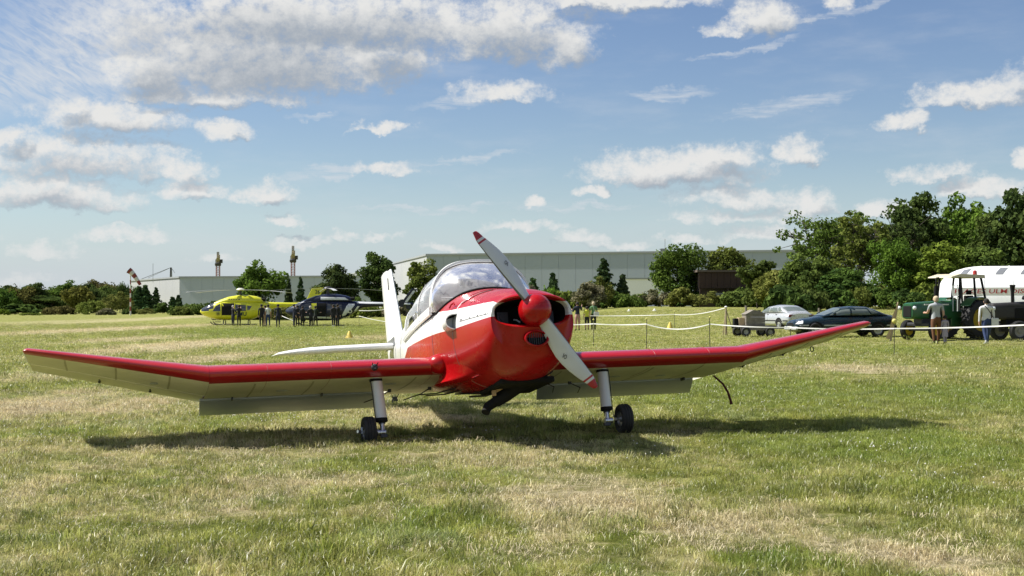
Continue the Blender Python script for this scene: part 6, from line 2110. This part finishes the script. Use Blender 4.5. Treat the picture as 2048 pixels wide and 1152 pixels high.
stake(1187, 46.5, .95, 'thin stake under the person in green at the front tape')
stake(1293, 43.5, 1.0, 'stake with pale cap left of the sagging front tape')
stake(1420, 41, 1.05, 'stake with pale cap right of the sagging front tape')
stake(1580, 39, .72, 'short stake just in front of the dark car nose', cap=False)
stake(1788, 36, .86, 'dark stake before the green tractor front wheel', cap=False)
stake(1349, 73, 1.02, 'farther stake with pale cap on the rear tape line')
stake(718, 97, 1.05, 'thin dark stake behind the blue helicopter tail', cap=False)
T = [(1100, 648, 49), (1187, 647.5, 46.5), (1292, 648, 43.5), (1420, 648, 41), (1580, 655, 39), (1788, 657, 36), (2120, 646, 31)]
TL = ['front tape from the red cowling to the green top visitor', 'front tape between the green top and the first capped stake', 'deeply sagging front tape above the yellow cone', 'front tape passing before the loaded trailer', 'front tape passing behind the raised wing tip', 'front tape passing before the tractors']
for k in range(6): tape((T[k], T[k + 1]), TL[k], sag=.16 if k == 2 else .03, w=.032)
tape(((1180, 631.5, 78), (1349, 629, 73)), 'rear tape right of the visitors in the meadow', sag=.03, w=.034)
tape(((1349, 629, 73), (1449, 616, 62)), 'rear tape rising to the wooden trestle post', sag=.12, w=.032)
tape(((718, 621, 97), (800, 613.5, 92)), 'upper tape behind the aeroplane fin', sag=.1, w=.034)
tape(((718, 632, 97), (800, 647, 82)), 'lower tape sloping down behind the aeroplane fin', sag=.06, w=.034)
tape(((562, 631, 108), (590, 642, 106)), 'short tape between the lone person and the blue nose', sag=.02, w=.055)
# wooden trestle post, leaning stake, fence stumps
tp_ = empty('trestle_post', at(1451, 62), 0, 'wooden post with two raking stays at the end of the rear tape', 'post')
ph = z_of(614, 62) - tp_.location.z
m = MB(); m.tube([(0, 0, -.1), (.02, 0, ph)], .04, 8); m.build('upright', M['palewood'], tp_)
for a in ((.42, -.1, 0), (-.10, .15, 0), (.12, .3, 0)):
    m = MB(); m.tube([Vector((.02, 0, ph * .9)), Vector((a[0], a[1], -.05))], .024, 6); m.build('stay', M['palewood'], tp_)
m = MB(); m.sphere((.02, 0, ph), (.07, .07, .05), 10, 6); m.build('post_cap', M['tape'], tp_)
ls = empty('leaning_stake', at(1786, 53), 0, 'leaning wooden stake with cloth before the green tractor', 'stake')
m = MB(); m.tube([(.20, 0, 1.55), (.05, 0, .75), (-.10, 0, .0)], [.03, .035, .04], 8); m.build('pole', M['palewood'], ls)
m = MB(); m.sphere((.04, -.06, .80), (.10, .08, .10), 10, 6); m.build('knot', M['cap'], ls)
m = MB(); m.loft([[(.18, -.04, 1.5), (.22, .0, 1.5), (.2, .02, 1.5)], [(-.02, -.05, 1.05), (.16, 0, 1.05), (.1, .03, 1.05)], [(-.16, -.05, .45), (-.02, 0, .42), (-.06, .03, .42)], [(-.30, -.05, .12), (-.12, 0, .10), (-.2, .03, .1)]]); m.build('cloth', M['card'], ls)
for px, Y, py, lb in ((1492, 66, 611, 'dark stump post behind the trailer crate'), (1638, 74, 616, 'dark fence stump between the silver and dark cars')):
    m = MB(); p = at(px, Y); m.tube([(0, 0, -.2), (0, 0, z_of(py, Y) - p.z)], .06, 8)
    tag(m.build('fence_stump', M['oldwood'], None, p), lb, 'post', 'fence stumps behind the cars')


def cone(px, Y, h, r, mat, label, group):
    e = empty('marker_cone', at(px, Y), 0, label, 'cone', group)
    m = MB(); m.lathe([(r * .95, .02), (r * .70, h * .35), (r * .30, h * .88), (r * .18, h * .98), (.01, h)], 18, caps=True); m.build('cone_body', mat, e)
    m = MB(); m.lathe([(r * 1.15, 0), (r * 1.15, .025), (r * .9, .03)], 18, caps=True); m.build('base', mat, e)


cone(699, 61, .34, .20, M['coney'], 'yellow marker cone on the grass below the blue helicopter tail', 'marker cones on the field')
cone(1340, 76, .40, .21, M['coney'], 'yellow marker cone behind the sagging tape', 'marker cones on the field')
for px, lb in ((1258, 'small white marker far behind the visitors in the meadow'), (1309, 'small white marker second from the visitors far in the meadow'), (1605, 'small white marker far behind the silver car')):
    cone(px, 118, .22, .20, M['tape'], lb, 'small white field markers')
